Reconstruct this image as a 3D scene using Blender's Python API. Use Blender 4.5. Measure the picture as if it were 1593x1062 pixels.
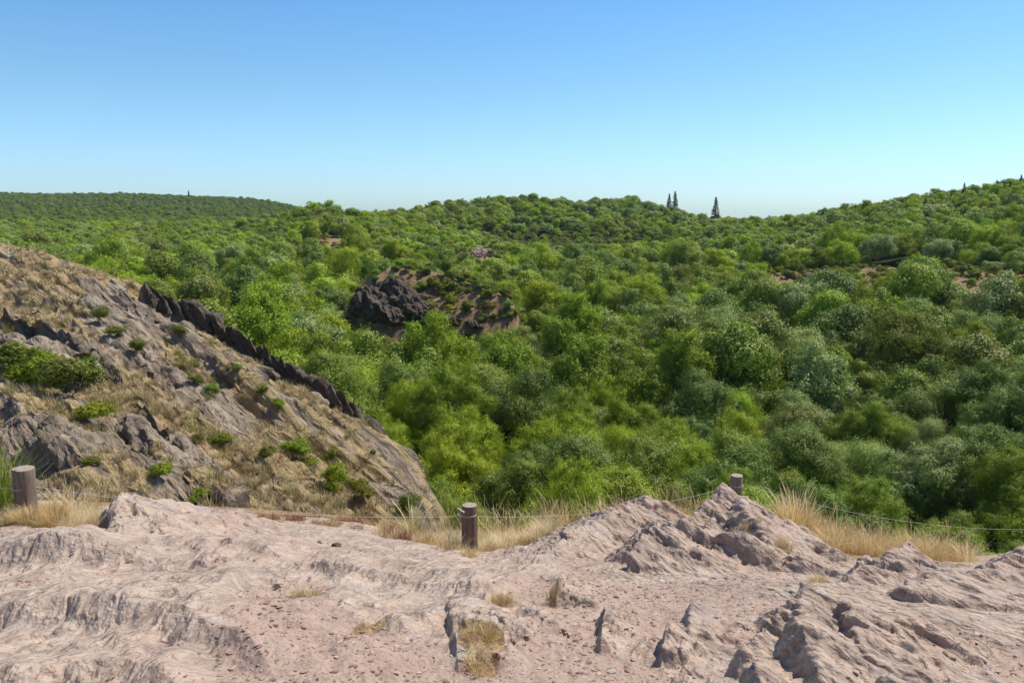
import bpy, math, random, time
import numpy as np
T0 = time.time()
scene = bpy.context.scene
for o in list(bpy.data.objects): bpy.data.objects.remove(o)

# ------------------------------------------------------------------ camera, sky, sun
FPX = 1250.0; CX, CY = 796.5, 531.0; PITCH = math.atan(201 / FPX)   # measured on the 1593 px wide photograph
cam_d = bpy.data.cameras.new('camera'); cam = bpy.data.objects.new('camera', cam_d)
scene.collection.objects.link(cam); scene.camera = cam
cam_d.sensor_width = 36.0; cam_d.lens = 36.0 * FPX / 1593.0
cam_d.clip_start = 0.05; cam_d.clip_end = 20000
cam.location = (0, 0, 0); cam.rotation_euler = (math.pi / 2 - PITCH, 0, 0)
SUN_EL, SUN_AZ = math.radians(57), math.radians(62)                # azimuth from +Y towards +X
world = bpy.data.worlds.new('World'); scene.world = world; world.use_nodes = True
wn = world.node_tree; wn.nodes.clear()
sky = wn.nodes.new('ShaderNodeTexSky'); sky.sky_type = 'NISHITA'; sky.sun_disc = False
sky.sun_elevation = SUN_EL; sky.sun_rotation = SUN_AZ; sky.altitude = 100
sky.air_density = 1.0; sky.dust_density = 0.6; sky.ozone_density = 2.0
bg = wn.nodes.new('ShaderNodeBackground'); bg.inputs[1].default_value = 0.13
wo = wn.nodes.new('ShaderNodeOutputWorld')
# sky tint by elevation: bluer low down, unseen upper part muted to cut blue ambient
tc = wn.nodes.new('ShaderNodeTexCoord'); sx = wn.nodes.new('ShaderNodeSeparateXYZ'); wn.links.new(tc.outputs['Generated'], sx.inputs[0])
cr = wn.nodes.new('ShaderNodeValToRGB'); wn.links.new(sx.outputs[2], cr.inputs[0]); el = cr.color_ramp.elements; el.new(.04); el.new(.143); el.new(.24); el.new(.45)
for e_, (p_, c_) in zip(sorted(el, key=lambda q: q.position), [(0, (.80, 1.12, 1.46)), (.04, (.74, 1.03, 1.4)), (.143, (.65, .95, 1.12)), (.24, (.55, .90, 1.16)), (.45, (.72, .82, .92)), (1, (.75, .8, .85))]):
    e_.position = p_; e_.color = (*[v / 1.5 for v in c_], 1)
mu = wn.nodes.new('ShaderNodeMix'); mu.data_type = 'RGBA'; mu.blend_type = 'MULTIPLY'; mu.inputs[0].default_value = 1
wn.links.new(sky.outputs[0], mu.inputs[6]); wn.links.new(cr.outputs[0], mu.inputs[7])
vm = wn.nodes.new('ShaderNodeVectorMath'); vm.operation = 'SCALE'; vm.inputs['Scale'].default_value = 1.5
wn.links.new(mu.outputs[2], vm.inputs[0]); wn.links.new(vm.outputs[0], bg.inputs[0]); wn.links.new(bg.outputs[0], wo.inputs[0])
sd = bpy.data.lights.new('sun', 'SUN'); sd.energy = 4.9; sd.angle = math.radians(0.53); sd.color = (1.0, 0.935, 0.83)
sun = bpy.data.objects.new('sun', sd); scene.collection.objects.link(sun)
sun.rotation_euler = (math.pi / 2 - SUN_EL, 0, math.pi - SUN_AZ)
scene.view_settings.view_transform = 'Standard'; scene.view_settings.look = 'None'
scene.view_settings.exposure = 0.1; scene.view_settings.gamma = 1.0
scene.render.engine = 'CYCLES'
cy = scene.cycles; cy.max_bounces = 6; cy.diffuse_bounces = 3; cy.transmission_bounces = 3; cy.glossy_bounces = 2
cy.transparent_max_bounces = 4; cy.use_denoising = True

# ------------------------------------------------------------------ maths helpers
rng = np.random.default_rng(7)
FW = np.array([0, math.cos(PITCH), -math.sin(PITCH)]); UP = np.array([0, math.sin(PITCH), math.cos(PITCH)])
def at(px, py, Y):
    """world point seen at photo pixel (px, py) at forward distance Y; works on arrays"""
    px, py, Y = np.broadcast_arrays(np.asarray(px, float), np.asarray(py, float), np.asarray(Y, float))
    x = (px - CX) / FPX; y = -(py - CY) / FPX
    d = np.stack([x, FW[1] + y * UP[1], FW[2] + y * UP[2]], -1)
    return d * (Y / d[..., 1])[..., None]
def to_px(P):
    P = np.asarray(P, float); d = P @ FW; u = P @ UP
    return CX + FPX * P[..., 0] / d, CY - FPX * u / d

_tab = np.random.default_rng(1).permutation(256).astype(np.int64); _tab = np.concatenate([_tab, _tab, _tab])
_g = np.random.default_rng(2).normal(size=(256, 3)); _g /= np.linalg.norm(_g, axis=1)[:, None]
def noise3(P):
    P = np.asarray(P, np.float32); sh = P.shape[:-1]; Q = P.reshape(-1, 3)
    if len(Q) <= 32768: return noise_(Q).reshape(sh)
    out = np.empty(len(Q), np.float32)
    for i in range(0, len(Q), 32768): out[i:i + 32768] = noise_(Q[i:i + 32768])
    return out.reshape(sh)
def noise_(P):
    I = np.floor(P).astype(np.int64); F = P - I; I &= 255
    W = F * F * F * (F * (F * 6 - 15) + 10); out = 0
    g = _g.astype(np.float32)
    for dx in (0, 1):
        ax = _tab[I[..., 0] + dx]
        wx = W[..., 0] if dx else 1 - W[..., 0]
        for dy in (0, 1):
            ay = _tab[ax + I[..., 1] + dy]
            wy = W[..., 1] if dy else 1 - W[..., 1]
            for dz in (0, 1):
                G = g[_tab[ay + I[..., 2] + dz] & 255]
                wz = W[..., 2] if dz else 1 - W[..., 2]
                out = out + wx * wy * wz * (G[..., 0] * (F[..., 0] - dx) + G[..., 1] * (F[..., 1] - dy) + G[..., 2] * (F[..., 2] - dz))
    return out * 1.5
def fbm(P, octs=4, lac=2.03, gain=0.5, off=0.0):
    a, s = 1.0, 0.0; Q = np.asarray(P, float) + off
    for k in range(octs):
        s = s + a * noise3(Q); Q = Q * lac + 17.3; a *= gain
    return s
def ridged(P, octs=3, gain=0.5, off=0.0):
    a, s, n = 1.0, 0.0, 0.0; Q = np.asarray(P, float) + off
    for k in range(octs):
        s = s + a * (1 - 2.2 * np.abs(noise3(Q))); n += a; Q = Q * 2.1 + 9.1; a *= gain
    return s / n
def layered(q, f, fa, fb, off=0.0, edge=.18):
    """value per rock layer: constant through a layer's thickness, slowly changing along it, abrupt between layers"""
    s = q[..., 0] * f + .7 * noise3(q * (f * .12, f * .10, f * .16) + off); i = np.floor(s); t = sstep(1 - edge, 1, s - i)
    pa = np.stack([i * 7.31 + off, q[..., 1] * fa, q[..., 2] * fb], -1); a = noise3(pa); pa[..., 0] += 7.31; b = noise3(pa)
    return a * (1 - t) + b * t
def sstep(a, b, x):
    t = np.clip((x - a) / (b - a), 0, 1); return t * t * (3 - 2 * t)

class Field:
    """smooth height field through control points (photo px, photo py, distance, extra height)"""
    def __init__(s, rows, vs=0.55):
        R = np.array(rows, float); P = at(R[:, 0], R[:, 1], R[:, 2]); P[:, 2] += R[:, 3]
        s.vs = vs; s.q = np.stack([P[:, 0] / P[:, 1], np.log(P[:, 1]) * vs], -1); f = P[:, 2] / P[:, 1]
        n = len(f); D = np.linalg.norm(s.q[:, None] - s.q[None], axis=2)
        A = np.zeros((n + 3, n + 3)); A[:n, :n] = D - np.eye(n) * 0.004; A[:n, n] = 1; A[:n, n + 1:] = s.q; A[n:, :n] = A[:n, n:].T
        s.w = np.linalg.solve(A, np.concatenate([f, np.zeros(3)])); s.n = n
    def __call__(s, X, Y):
        X = np.asarray(X, float); Y = np.asarray(Y, float); sh = np.broadcast(X, Y).shape
        if X.size > 3000:
            if not hasattr(s, 'tab'):
                s.ta = (-2.6, 5.2 / 799, .0, 8.0 / 699); U_, L_ = np.meshgrid(s.ta[0] + s.ta[1] * np.arange(800), s.ta[2] + s.ta[3] * np.arange(700))
                E_ = np.exp(L_); s.tab = s.raw(U_ * E_, E_) / E_
            Yb = Y + 0 * X; i = np.clip((X / Yb - s.ta[0]) / s.ta[1], 0, 798.999); j = np.clip((np.log(Yb) - s.ta[2]) / s.ta[3], 0, 698.999)
            a, b = i.astype(int), j.astype(int); i -= a; j -= b; T = s.tab
            return (T[b, a] * (1 - i) * (1 - j) + T[b, a + 1] * i * (1 - j) + T[b + 1, a] * (1 - i) * j + T[b + 1, a + 1] * i * j) * Yb
        return s.raw(X, Y)
    def raw(s, X, Y):
        sh = np.broadcast(X, Y).shape
        q = np.stack([(X / Y).ravel(), (np.log(Y) * s.vs + 0 * X).ravel()], -1); out = np.empty(len(q))
        for i in range(0, len(q), 60000):
            b = q[i:i + 60000]; D = np.sqrt(((b[:, None] - s.q[None]) ** 2).sum(2) + 1e-5)
            out[i:i + 60000] = D @ s.w[:s.n] + s.w[s.n] + b @ s.w[s.n + 1:]
        return out.reshape(sh) * Y

def ridge_z(X, Y, pts, kl, kr, rag=0.0, ragf=3.0, off=0.0):
    """height of a crest through world points, falling kl / kr metres per metre on its left / right"""
    pts = np.asarray(pts, float); best = np.full(X.shape, -1e3); Rm = (max(.01, pts[:, 2].max()) + rag * 2 + .15) / min(kl, kr) + .1
    m = (X > pts[:, 0].min() - Rm) & (X < pts[:, 0].max() + Rm) & (Y > pts[:, 1].min() - Rm) & (Y < pts[:, 1].max() + Rm)
    if m.all(): return ridge_raw(X, Y, pts, kl, kr, rag, ragf, off)
    best[m] = ridge_raw(X[m], Y[m], pts, kl, kr, rag, ragf, off); return best
def ridge_raw(X, Y, pts, kl, kr, rag, ragf, off):
    best = np.full(X.shape, -1e3)
    r = rag * fbm(np.stack([X * ragf, Y * ragf, np.full_like(X, off)], -1), 3) if rag else 0
    for a, b in zip(pts[:-1], pts[1:]):
        d = b[:2] - a[:2]; L = (d ** 2).sum() + 1e-9
        t0 = ((X - a[0]) * d[0] + (Y - a[1]) * d[1]) / L; t = np.clip(t0, 0, 1)
        lat = (d[0] * (Y - a[1]) - d[1] * (X - a[0])) / math.sqrt(L); over_ = np.abs(t0 - t) * math.sqrt(L)
        z = a[2] + t * (b[2] - a[2]) - np.abs(lat) * np.where(lat > 0, kl, kr) - over_ * max(1.0, .6 * max(kl, kr)) + r
        best = np.maximum(best, z)
    return best
def over(pts, base):
    q = np.array(pts, float); q[:, 2] -= base(q[:, 0], q[:, 1]); return q
def smax(a, b, k=0.03):
    h = np.clip(0.5 + 0.5 * (b - a) / k, 0, 1); return a * (1 - h) + b * h + k * h * (1 - h)

# ------------------------------------------------------------------ mesh helpers
C = scene.collection
def mesh_np(name, V, Fq, mats=(), smooth=False, attrs=None, face_attrs=None):
    V = np.asarray(V, np.float32); Fq = np.asarray(Fq, np.int32); k = Fq.shape[1]
    m = bpy.data.meshes.new(name); m.vertices.add(len(V)); m.vertices.foreach_set('co', V.ravel())
    m.loops.add(Fq.size); m.loops.foreach_set('vertex_index', Fq.ravel())
    m.polygons.add(len(Fq)); m.polygons.foreach_set('loop_start', np.arange(0, Fq.size, k, dtype=np.int32))
    m.polygons.foreach_set('loop_total', np.full(len(Fq), k, np.int32))
    m.polygons.foreach_set('use_smooth', np.full(len(Fq), smooth))
    for dom, D in (('POINT', attrs or {}), ('FACE', face_attrs or {})):
        for n, a in D.items():
            at_ = m.attributes.new(n, 'FLOAT', dom); at_.data.foreach_set('value', np.asarray(a, np.float32).ravel())
    m.update(calc_edges=True)
    for mt in mats: m.materials.append(mt)
    return m
def link(name, data, parent=None, loc=None, coll=None):
    o = bpy.data.objects.new(name, data); (coll or C).objects.link(o)
    if parent: o.parent = parent
    if loc is not None: o.location = loc
    return o
def tag(o, label=None, cat=None, group=None, kind=None):
    if label: o['label'] = label
    if cat: o['category'] = cat
    if group: o['group'] = group
    if kind: o['kind'] = kind
    return o
def grid_faces(nu, nv):
    i = np.arange(nu - 1)[None, :] + nu * np.arange(nv - 1)[:, None]
    return np.stack([i, i + 1, i + 1 + nu, i + nu], -1).reshape(-1, 4)
def polar(u0, u1, nu, y0, y1, nv):
    u = np.linspace(u0, u1, nu)[None, :]; y = np.exp(np.linspace(math.log(y0), math.log(y1), nv))[:, None]
    return u * y, y + 0 * u
def grid_normals(P):
    du = np.gradient(P, axis=1); dv = np.gradient(P, axis=0); N = np.cross(du, dv)
    return N / (np.linalg.norm(N, axis=-1, keepdims=True) + 1e-12)
def frame(n, a):
    n = np.array(n, float); n /= np.linalg.norm(n); a = np.array(a, float); a -= n * (a @ n); a /= np.linalg.norm(a)
    return n, a, np.cross(n, a)
def tube(path, rad, sides=7, cap=True):
    path = np.asarray(path, float); n = len(path); rad = np.broadcast_to(rad, (n,)); V = []
    for i in range(n):
        t = path[min(i + 1, n - 1)] - path[max(i - 1, 0)]; t /= np.linalg.norm(t) + 1e-9
        a = np.cross(t, [0, 0, 1.0] if abs(t[2]) < .9 else [1.0, 0, 0]); a /= np.linalg.norm(a); b = np.cross(t, a)
        th = np.arange(sides) / sides * 2 * math.pi
        V.append(path[i] + rad[i] * (np.cos(th)[:, None] * a + np.sin(th)[:, None] * b))
    V = np.concatenate(V); j = np.arange(sides); F = []
    for i in range(n - 1):
        F.append(np.stack([i * sides + j, i * sides + (j + 1) % sides, (i + 1) * sides + (j + 1) % sides, (i + 1) * sides + j], -1))
    return V, np.concatenate(F)
def join(parts):
    V, F, o = [], [], 0
    for v, f in parts: V.append(v); F.append(f + o); o += len(v)
    return np.concatenate(V), np.concatenate(F)

# ------------------------------------------------------------------ materials
class NT:
    def __init__(s, name):
        s.m = bpy.data.materials.new(name); s.m.use_nodes = True; s.t = s.m.node_tree; s.t.nodes.clear()
        s.out = s.t.nodes.new('ShaderNodeOutputMaterial')
    def n(s, typ, ins=None, **kw):
        x = s.t.nodes.new('ShaderNode' + typ)
        for k, v in kw.items(): setattr(x, k, v)
        for k, v in (ins or {}).items():
            if isinstance(v, bpy.types.NodeSocket): s.t.links.new(v, x.inputs[k])
            else: x.inputs[k].default_value = v
        return x
    def coord(s, scale=(1, 1, 1), rot=(0, 0, 0)):
        g = s.n('NewGeometry'); return s.n('Mapping', {'Vector': g.outputs['Position'], 'Scale': scale, 'Rotation': rot}).outputs[0]
    def proj(s, n, a, b, sc):
        """coordinates along a rotated frame, each axis scaled"""
        p = s.n('NewGeometry').outputs['Position']; o = []
        for ax, k in zip((n, a, b), sc):
            d = s.n('VectorMath', {0: p, 1: tuple(float(c) * k for c in ax)}, operation='DOT_PRODUCT'); o.append(d.outputs['Value'])
        return s.n('CombineXYZ', {0: o[0], 1: o[1], 2: o[2]}).outputs[0]
    def noise(s, vec, scale, detail=6, rough=0.6, dist=0.0, out=0):
        return s.n('TexNoise', {'Vector': vec, 'Scale': scale, 'Detail': detail, 'Roughness': rough, 'Distortion': dist}).outputs[out]
    def ramp(s, f, stops, interp='LINEAR'):
        r = s.n('ValToRGB', {0: f}); e = r.color_ramp.elements; r.color_ramp.interpolation = interp
        while len(e) < len(stops): e.new(0.5)
        for x, (p, c) in zip(e, stops): x.position = p; x.color = (c, c, c, 1) if isinstance(c, (int, float)) else (*c, 1)
        return r.outputs[0]
    def mix(s, f, a, b, mode='MIX'):
        x = s.n('Mix', data_type='RGBA', blend_type=mode)
        for k, v in ((0, f), (6, a), (7, b)):
            if isinstance(v, bpy.types.NodeSocket): s.t.links.new(v, x.inputs[k])
            else: x.inputs[k].default_value = v if k == 0 else (*v[:3], 1)
        return x.outputs[2]
    def math(s, op, a, b=0.5):
        return s.n('Math', {0: a, 1: b}, operation=op).outputs[0]
    def attr(s, name, typ='GEOMETRY', out='Fac'):
        return s.n('Attribute', attribute_name=name, attribute_type=typ).outputs[out]
    def bump(s, h, strength, dist, nrm=None):
        i = {'Height': h, 'Strength': strength, 'Distance': dist}
        if nrm is not None: i['Normal'] = nrm
        return s.n('Bump', i).outputs[0]
    def finish(s, col, rough=0.9, nrm=None, spec=0.2):
        i = {'Base Color': col, 'Roughness': rough, 'Specular IOR Level': spec}
        if nrm is not None: i['Normal'] = nrm
        b = s.n('BsdfPrincipled', i); s.t.links.new(b.outputs[0], s.out.inputs[0]); return s.m

FOL1 = FOLN, FOLA, FOLB = frame((0.80, -0.42, 0.42), (0.25, 0.1, -1.0)); FOL2 = frame((0.76, 0.50, 0.42), (0.25, 0.1, -1.0))   # planes of the foreground schist
def mat_rock():
    s = NT('pink_schist')
    g = s.coord(); sp = s.n('SeparateXYZ', {0: g}).outputs[0]; rt = s.math('GREATER_THAN', s.math('ADD', sp, s.math('MULTIPLY', s.noise(g, 2.2, 4, .6), 1.4)), 1.4)
    q = s.mix(rt, s.proj(*FOL1, (9, 1.3, 2.6)), s.proj(*FOL2, (9, 1.3, 2.6))); q2 = s.mix(rt, s.proj(*FOL1, (38, 5, 10)), s.proj(*FOL2, (38, 5, 10)))
    big = s.noise(g, 0.9, 5, .6); st = s.noise(q, 1.0, 6, .62, .4); fine = s.noise(q2, 1.0, 5, .65, .3); gr = s.noise(g, 60, 4, .7)
    pink = s.mix(s.ramp(big, [(.35, 0), (.65, 1)]), (0.425, 0.30, 0.235), (0.49, 0.38, 0.30))
    c = s.mix(s.ramp(st, [(.36, 1), (.56, 0)]), pink, (0.29, 0.22, 0.18))
    c = s.mix(s.ramp(fine, [(.5, 0), (.68, .75)]), c, (0.56, 0.455, 0.38))
    c = s.mix(s.ramp(fine, [(.28, .55), (.42, 0)]), c, (0.17, 0.13, 0.125))
    q3 = s.mix(rt, s.proj(*FOL1, (26, 6, 11)), s.proj(*FOL2, (26, 6, 11)))
    wq = s.n('VectorMath', {0: q3, 1: s.n('VectorMath', {0: s.noise(g, 9, 3, .6, 0, 1), 'Scale': 2.2}, operation='SCALE').outputs[0]}, operation='ADD').outputs[0]
    vf = s.n('TexVoronoi', {'Vector': wq, 'Scale': 1.0}).outputs['Distance']; sc = s.ramp(vf, [(.1, 1), (.75, 0)])
    c = s.mix(s.ramp(vf, [(.6, 0), (.9, .4)]), c, (0.22, 0.165, 0.14))
    lich = s.noise(g, 3.1, 6, .75, .6)
    c = s.mix(s.ramp(lich, [(.54, 0), (.62, .6)]), c, (0.42, 0.36, 0.32))
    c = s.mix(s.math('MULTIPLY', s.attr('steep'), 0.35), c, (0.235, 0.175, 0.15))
    dn = s.noise(g, 26, 6, .7); dn2 = s.noise(g, 5, 5, .6)
    dirt = s.mix(s.ramp(dn, [(.3, 0), (.7, 1)]), (0.28, 0.195, 0.155), (0.46, 0.35, 0.29))
    dirt = s.mix(s.ramp(dn2, [(.4, 0), (.7, .6)]), dirt, (0.37, 0.265, 0.21))
    f = s.math('ADD', s.attr('dirt'), s.math('MULTIPLY', s.math('SUBTRACT', s.noise(g, 7, 6, .7), .5), .9))
    fd = s.ramp(f, [(.42, 0), (.58, 1)])
    c = s.mix(fd, c, dirt)
    turf = s.mix(s.ramp(s.noise(g, 18, 6, .7), [(.35, 0), (.65, 1)]), (0.16, 0.085, 0.06), (0.40, 0.30, 0.15))
    c = s.mix(s.ramp(s.math('ADD', s.attr('turf'), s.math('MULTIPLY', s.math('SUBTRACT', s.noise(g, 5, 6, .7), .5), .8)), [(.42, 0), (.55, 1)]), c, turf)
    n1 = s.bump(st, 0.45, 0.04); n1 = s.bump(sc, .75, 0.022, n1); n2 = s.bump(fine, .8, 0.018, n1); n3 = s.bump(gr, 0.6, 0.008, n2)
    vor = s.n('TexVoronoi', {'Vector': g, 'Scale': 42.0, 'Randomness': 1.0}).outputs['Distance']
    nd = s.bump(s.math('ADD', dn, s.math('MULTIPLY', vor, -.7)), 0.6, 0.012)
    mixn = s.n('Mix', data_type='VECTOR'); s.t.links.new(fd, mixn.inputs[0]); s.t.links.new(n3, mixn.inputs[4]); s.t.links.new(nd, mixn.inputs[5])
    return s.finish(c, 0.85, mixn.outputs[1])
HN, HA, HB = frame((0.62, 0.25, 0.75), (26.6, -19, -9))           # planes of the hillside strata
def mat_hillside():
    s = NT('rocky_slope'); g = s.coord()
    q = s.proj(HN, HA, HB, (2.2, .35, .9)); q2 = s.proj(HN, HA, HB, (10, .7, 12))
    st = s.noise(q, 1, 6, .65, .5); fi = s.noise(q2, 1, 6, .7, .4)
    rock = s.mix(s.ramp(st, [(.35, 0), (.62, 1)]), (0.17, 0.125, 0.088), (0.48, 0.385, 0.285))
    rock = s.mix(s.ramp(fi, [(.34, .9), (.5, 0)]), rock, (0.07, 0.055, 0.047))
    rock = s.mix(s.ramp(s.noise(g, 9, 7, .8), [(.56, 0), (.66, .8)]), rock, (0.45, 0.42, 0.36))
    grass = s.mix(s.ramp(s.noise(g, 14, 6, .75), [(.3, 0), (.7, 1)]), (0.30, 0.205, 0.10), (0.57, 0.44, 0.25))
    grass = s.mix(s.ramp(s.noise(g, .7, 5, .6), [(.5, 0), (.68, .65)]), grass, (0.20, 0.17, 0.055))
    grass = s.mix(s.ramp(s.noise(g, 1.7, 5, .7, 0.3), [(.60, 0), (.68, .8)]), grass, (0.22, 0.09, 0.05))
    m = s.math('ADD', s.attr('grass'), s.math('MULTIPLY', s.math('SUBTRACT', s.mix(.5, s.noise(q, 1.7, 7, .75, .6), s.noise(g, 3.0, 7, .8)), .5), 1.7))
    f = s.ramp(m, [(.44, 0), (.56, 1)])
    c = s.mix(f, rock, grass); c = s.mix(s.ramp(fi, [(.30, .6), (.42, 0)]), c, (0.09, 0.07, 0.05))
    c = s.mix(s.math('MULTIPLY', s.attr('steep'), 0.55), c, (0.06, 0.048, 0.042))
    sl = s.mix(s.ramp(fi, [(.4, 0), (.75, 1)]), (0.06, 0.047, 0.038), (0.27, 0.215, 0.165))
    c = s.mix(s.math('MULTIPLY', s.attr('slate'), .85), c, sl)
    q3 = s.n('VectorMath', {0: s.proj(HN, HA, HB, (5, 1.2, 3)), 1: s.noise(g, 2.5, 3, .6, 0, 1)}, operation='ADD').outputs[0]
    vf = s.n('TexVoronoi', {'Vector': q3, 'Scale': 1.0}).outputs['Distance']
    n = s.bump(st, .7, .3); n = s.bump(s.ramp(vf, [(.1, 1), (.7, 0)]), .6, .12, n); n = s.bump(fi, 1.0, .12, n); n = s.bump(s.noise(g, 30, 5, .75), .5, .03, n)
    return s.finish(c, .9, n, .15)
def mat_valley():
    s = NT('valley_ground'); g = s.coord()
    base = s.mix(s.ramp(s.noise(g, .35, 6, .7), [(.35, 0), (.65, 1)]), (0.022, 0.035, 0.012), (0.07, 0.085, 0.025))
    base = s.mix(s.ramp(s.noise(g, .09, 5, .6), [(.55, 0), (.7, .6)]), base, (0.12, 0.10, 0.04))
    bare = s.mix(s.ramp(s.noise(g, .8, 8, .75), [(.35, 0), (.62, 1)]), (0.15, 0.10, 0.06), (0.42, 0.27, 0.16))
    bare = s.mix(s.ramp(s.noise(g, .5, 7, .8, .5), [(.54, 0), (.62, .9)]), bare, (0.12, 0.13, 0.04))
    m = s.math('ADD', s.attr('bare'), s.math('MULTIPLY', s.math('SUBTRACT', s.noise(g, .4, 7, .75), .5), 1.7))
    c = s.mix(s.ramp(m, [(.45, 0), (.56, 1)]), base, bare)
    return s.finish(c, .95, s.bump(s.noise(g, 1.2, 8, .8), .8, .6), .1)
def mat_crag(name='dark_crag', lo=(0.045, 0.042, 0.045), hi=(0.24, 0.21, 0.185)):
    s = NT(name); g = s.coord(); st = s.noise(s.coord((1.2, 1.2, .5)), 1.0, 8, .75, .6)
    c = s.mix(s.ramp(st, [(.38, 0), (.66, 1)]), lo, hi)
    return s.finish(c, .85, s.bump(st, .9, .5), .3)
def leaf_mat(name, trans=0.2, rough=0.6, spec=0.15, shift=(1.25, 1.5, .6)):
    s = NT(name); tint = s.attr('tint', 'INSTANCER', 'Color'); v = s.attr('leafvar')
    c = s.mix(s.ramp(v, [(0, 0), (1, 1)]), s.mix(1.0, tint, (.74, .76, .82), 'MULTIPLY'), s.mix(1.0, tint, (1.28, 1.22, 1.05), 'MULTIPLY'))
    p = s.n('BsdfPrincipled', {'Base Color': c, 'Roughness': rough, 'Specular IOR Level': spec})
    t = s.n('BsdfTranslucent', {'Color': s.mix(1.0, c, shift, 'MULTIPLY')})
    x = s.n('MixShader', {0: trans, 1: p.outputs[0], 2: t.outputs[0]}); s.t.links.new(x.outputs[0], s.out.inputs[0]); return s.m
def mat_bark():
    s = NT('bark'); n = s.noise(s.coord((6, 6, 1.5)), 2, 6, .7)
    return s.finish(s.mix(s.ramp(n, [(.3, 0), (.7, 1)]), (0.04, 0.032, 0.025), (0.16, 0.135, 0.11)), .9, s.bump(n, .7, .05))
def mat_wood(name, lo, hi):
    s = NT(name); tc = s.n('TexCoord'); v = s.n('Mapping', {'Vector': tc.outputs['Object'], 'Scale': (60, 60, 3.5)}).outputs[0]
    n = s.noise(v, 1, 7, .7, .3); f = s.noise(v, 3.5, 5, .7)
    c = s.mix(s.ramp(n, [(.32, 0), (.66, 1)]), lo, hi); c = s.mix(s.ramp(f, [(.3, .7), (.42, 0)]), c, tuple(x * .3 for x in lo))
    return s.finish(c, .8, s.bump(n, .7, .006), .25)
def mat_plain(name, col, rough=.8, var=.25, sc=30):
    s = NT(name); n = s.noise(s.coord(), sc, 4, .6)
    return s.finish(s.mix(s.ramp(n, [(.3, 0), (.7, 1)]), tuple(x * (1 - var) for x in col), tuple(min(1, x * (1 + var)) for x in col)), rough)
M_ROCK, M_HILL, M_VAL, M_CRAG = mat_rock(), mat_hillside(), mat_valley(), mat_crag('dark_crag', (.04, .03, .024), (.20, .148, .108))
M_LEAF = leaf_mat('leaves'); M_GLOSS = leaf_mat('glossy_leaves', .16, .5, .3); M_NEEDLE = leaf_mat('needles', .1, .6, .2)
M_GRASS = leaf_mat('grass_blades', .25, .6, .15, (1.05, 1, .9)); M_BARK = mat_bark()

# ------------------------------------------------------------------ ground fields
plat_pts = []
for px in (-500, -150, 200, 550, 850, 1150, 1450, 1800, 2200):
    plat_pts += [(px, 1300, 1.75, 0), (px, 1180, 2.25, 0), (px, 1062, 2.9, 0), (px, 960, 3.7, 0), (px, 905, 4.4, 0)]
for px, rows in {
    -500: [(868, 5.0), (845, 5.6), (820, 6.6)], -100: [(855, 4.95), (838, 5.25), (812, 6.1), (805, 7.6)],
    100: [(850, 4.95), (836, 5.25), (812, 6.1), (806, 7.6)], 250: [(862, 5.0), (838, 5.6), (808, 6.8), (797, 8.2)],
    420: [(868, 5.0), (832, 6.2), (808, 7.3), (798, 8.6)], 560: [(872, 5.0), (838, 6.2), (820, 7.3), (812, 8.4)],
    660: [(885, 4.9), (856, 5.9), (842, 7.0), (838, 8.2)], 730: [(886, 5.0), (860, 6.5), (850, 7.4), (845, 8.4)],
    850: [(892, 5.0), (872, 6.1), (852, 7.3), (838, 8.4)], 1000: [(893, 5.1), (868, 6.2), (830, 7.7), (812, 8.6)],
    1150: [(893, 5.2), (868, 6.4), (840, 7.6), (815, 8.6)], 1320: [(895, 5.2), (878, 6.2), (860, 7.6), (845, 8.6)],
    1500: [(915, 5.0), (893, 6.3), (880, 7.6), (870, 8.6)], 1800: [(915, 5.0), (885, 6.3), (865, 7.6), (850, 8.6)],
    2200: [(915, 5.0), (885, 6.3), (865, 7.6), (850, 8.6)]}.items():
    plat_pts += [(px, a, b, 0) for a, b in rows]
plat = Field(plat_pts)
def plat_base(X, Y):
    Ys = np.minimum(Y, 8.8); z = plat(X * Ys / Y, Ys)
    e = Y - 8.8
    return z - np.where(e > 0, e * 0.75 + 0 * z, 0)
def plat_hit(px, py, n=240, y0=1.9, y1=12.0, fn=None):
    """where the sight line through a pixel meets the platform"""
    fn = fn or plat_base; px, py = np.atleast_1d(np.asarray(px, float)), np.atleast_1d(np.asarray(py, float))
    Yg = np.exp(np.linspace(math.log(y0), math.log(y1), n)); P = at(px[:, None], py[:, None], Yg[None, :])
    below = P[..., 2] <= fn(P[..., 0], P[..., 1]); i = np.where(below.any(1), below.argmax(1), n - 1)
    P = P[np.arange(len(px)), i]; return P
def abs_pts(L):
    out = []
    for px, py, Y_ in L:
        p = at(px, py, Y_); p[2] = max(p[2], float(plat_base(p[0], p[1])) + .035); out.append(p)
    return out
def rel_pts(L):
    out = []
    for px, py, h in L:
        p = plat_hit(px, py)[0]; out.append(p + np.array([0, 0, h]))
    return out
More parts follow.
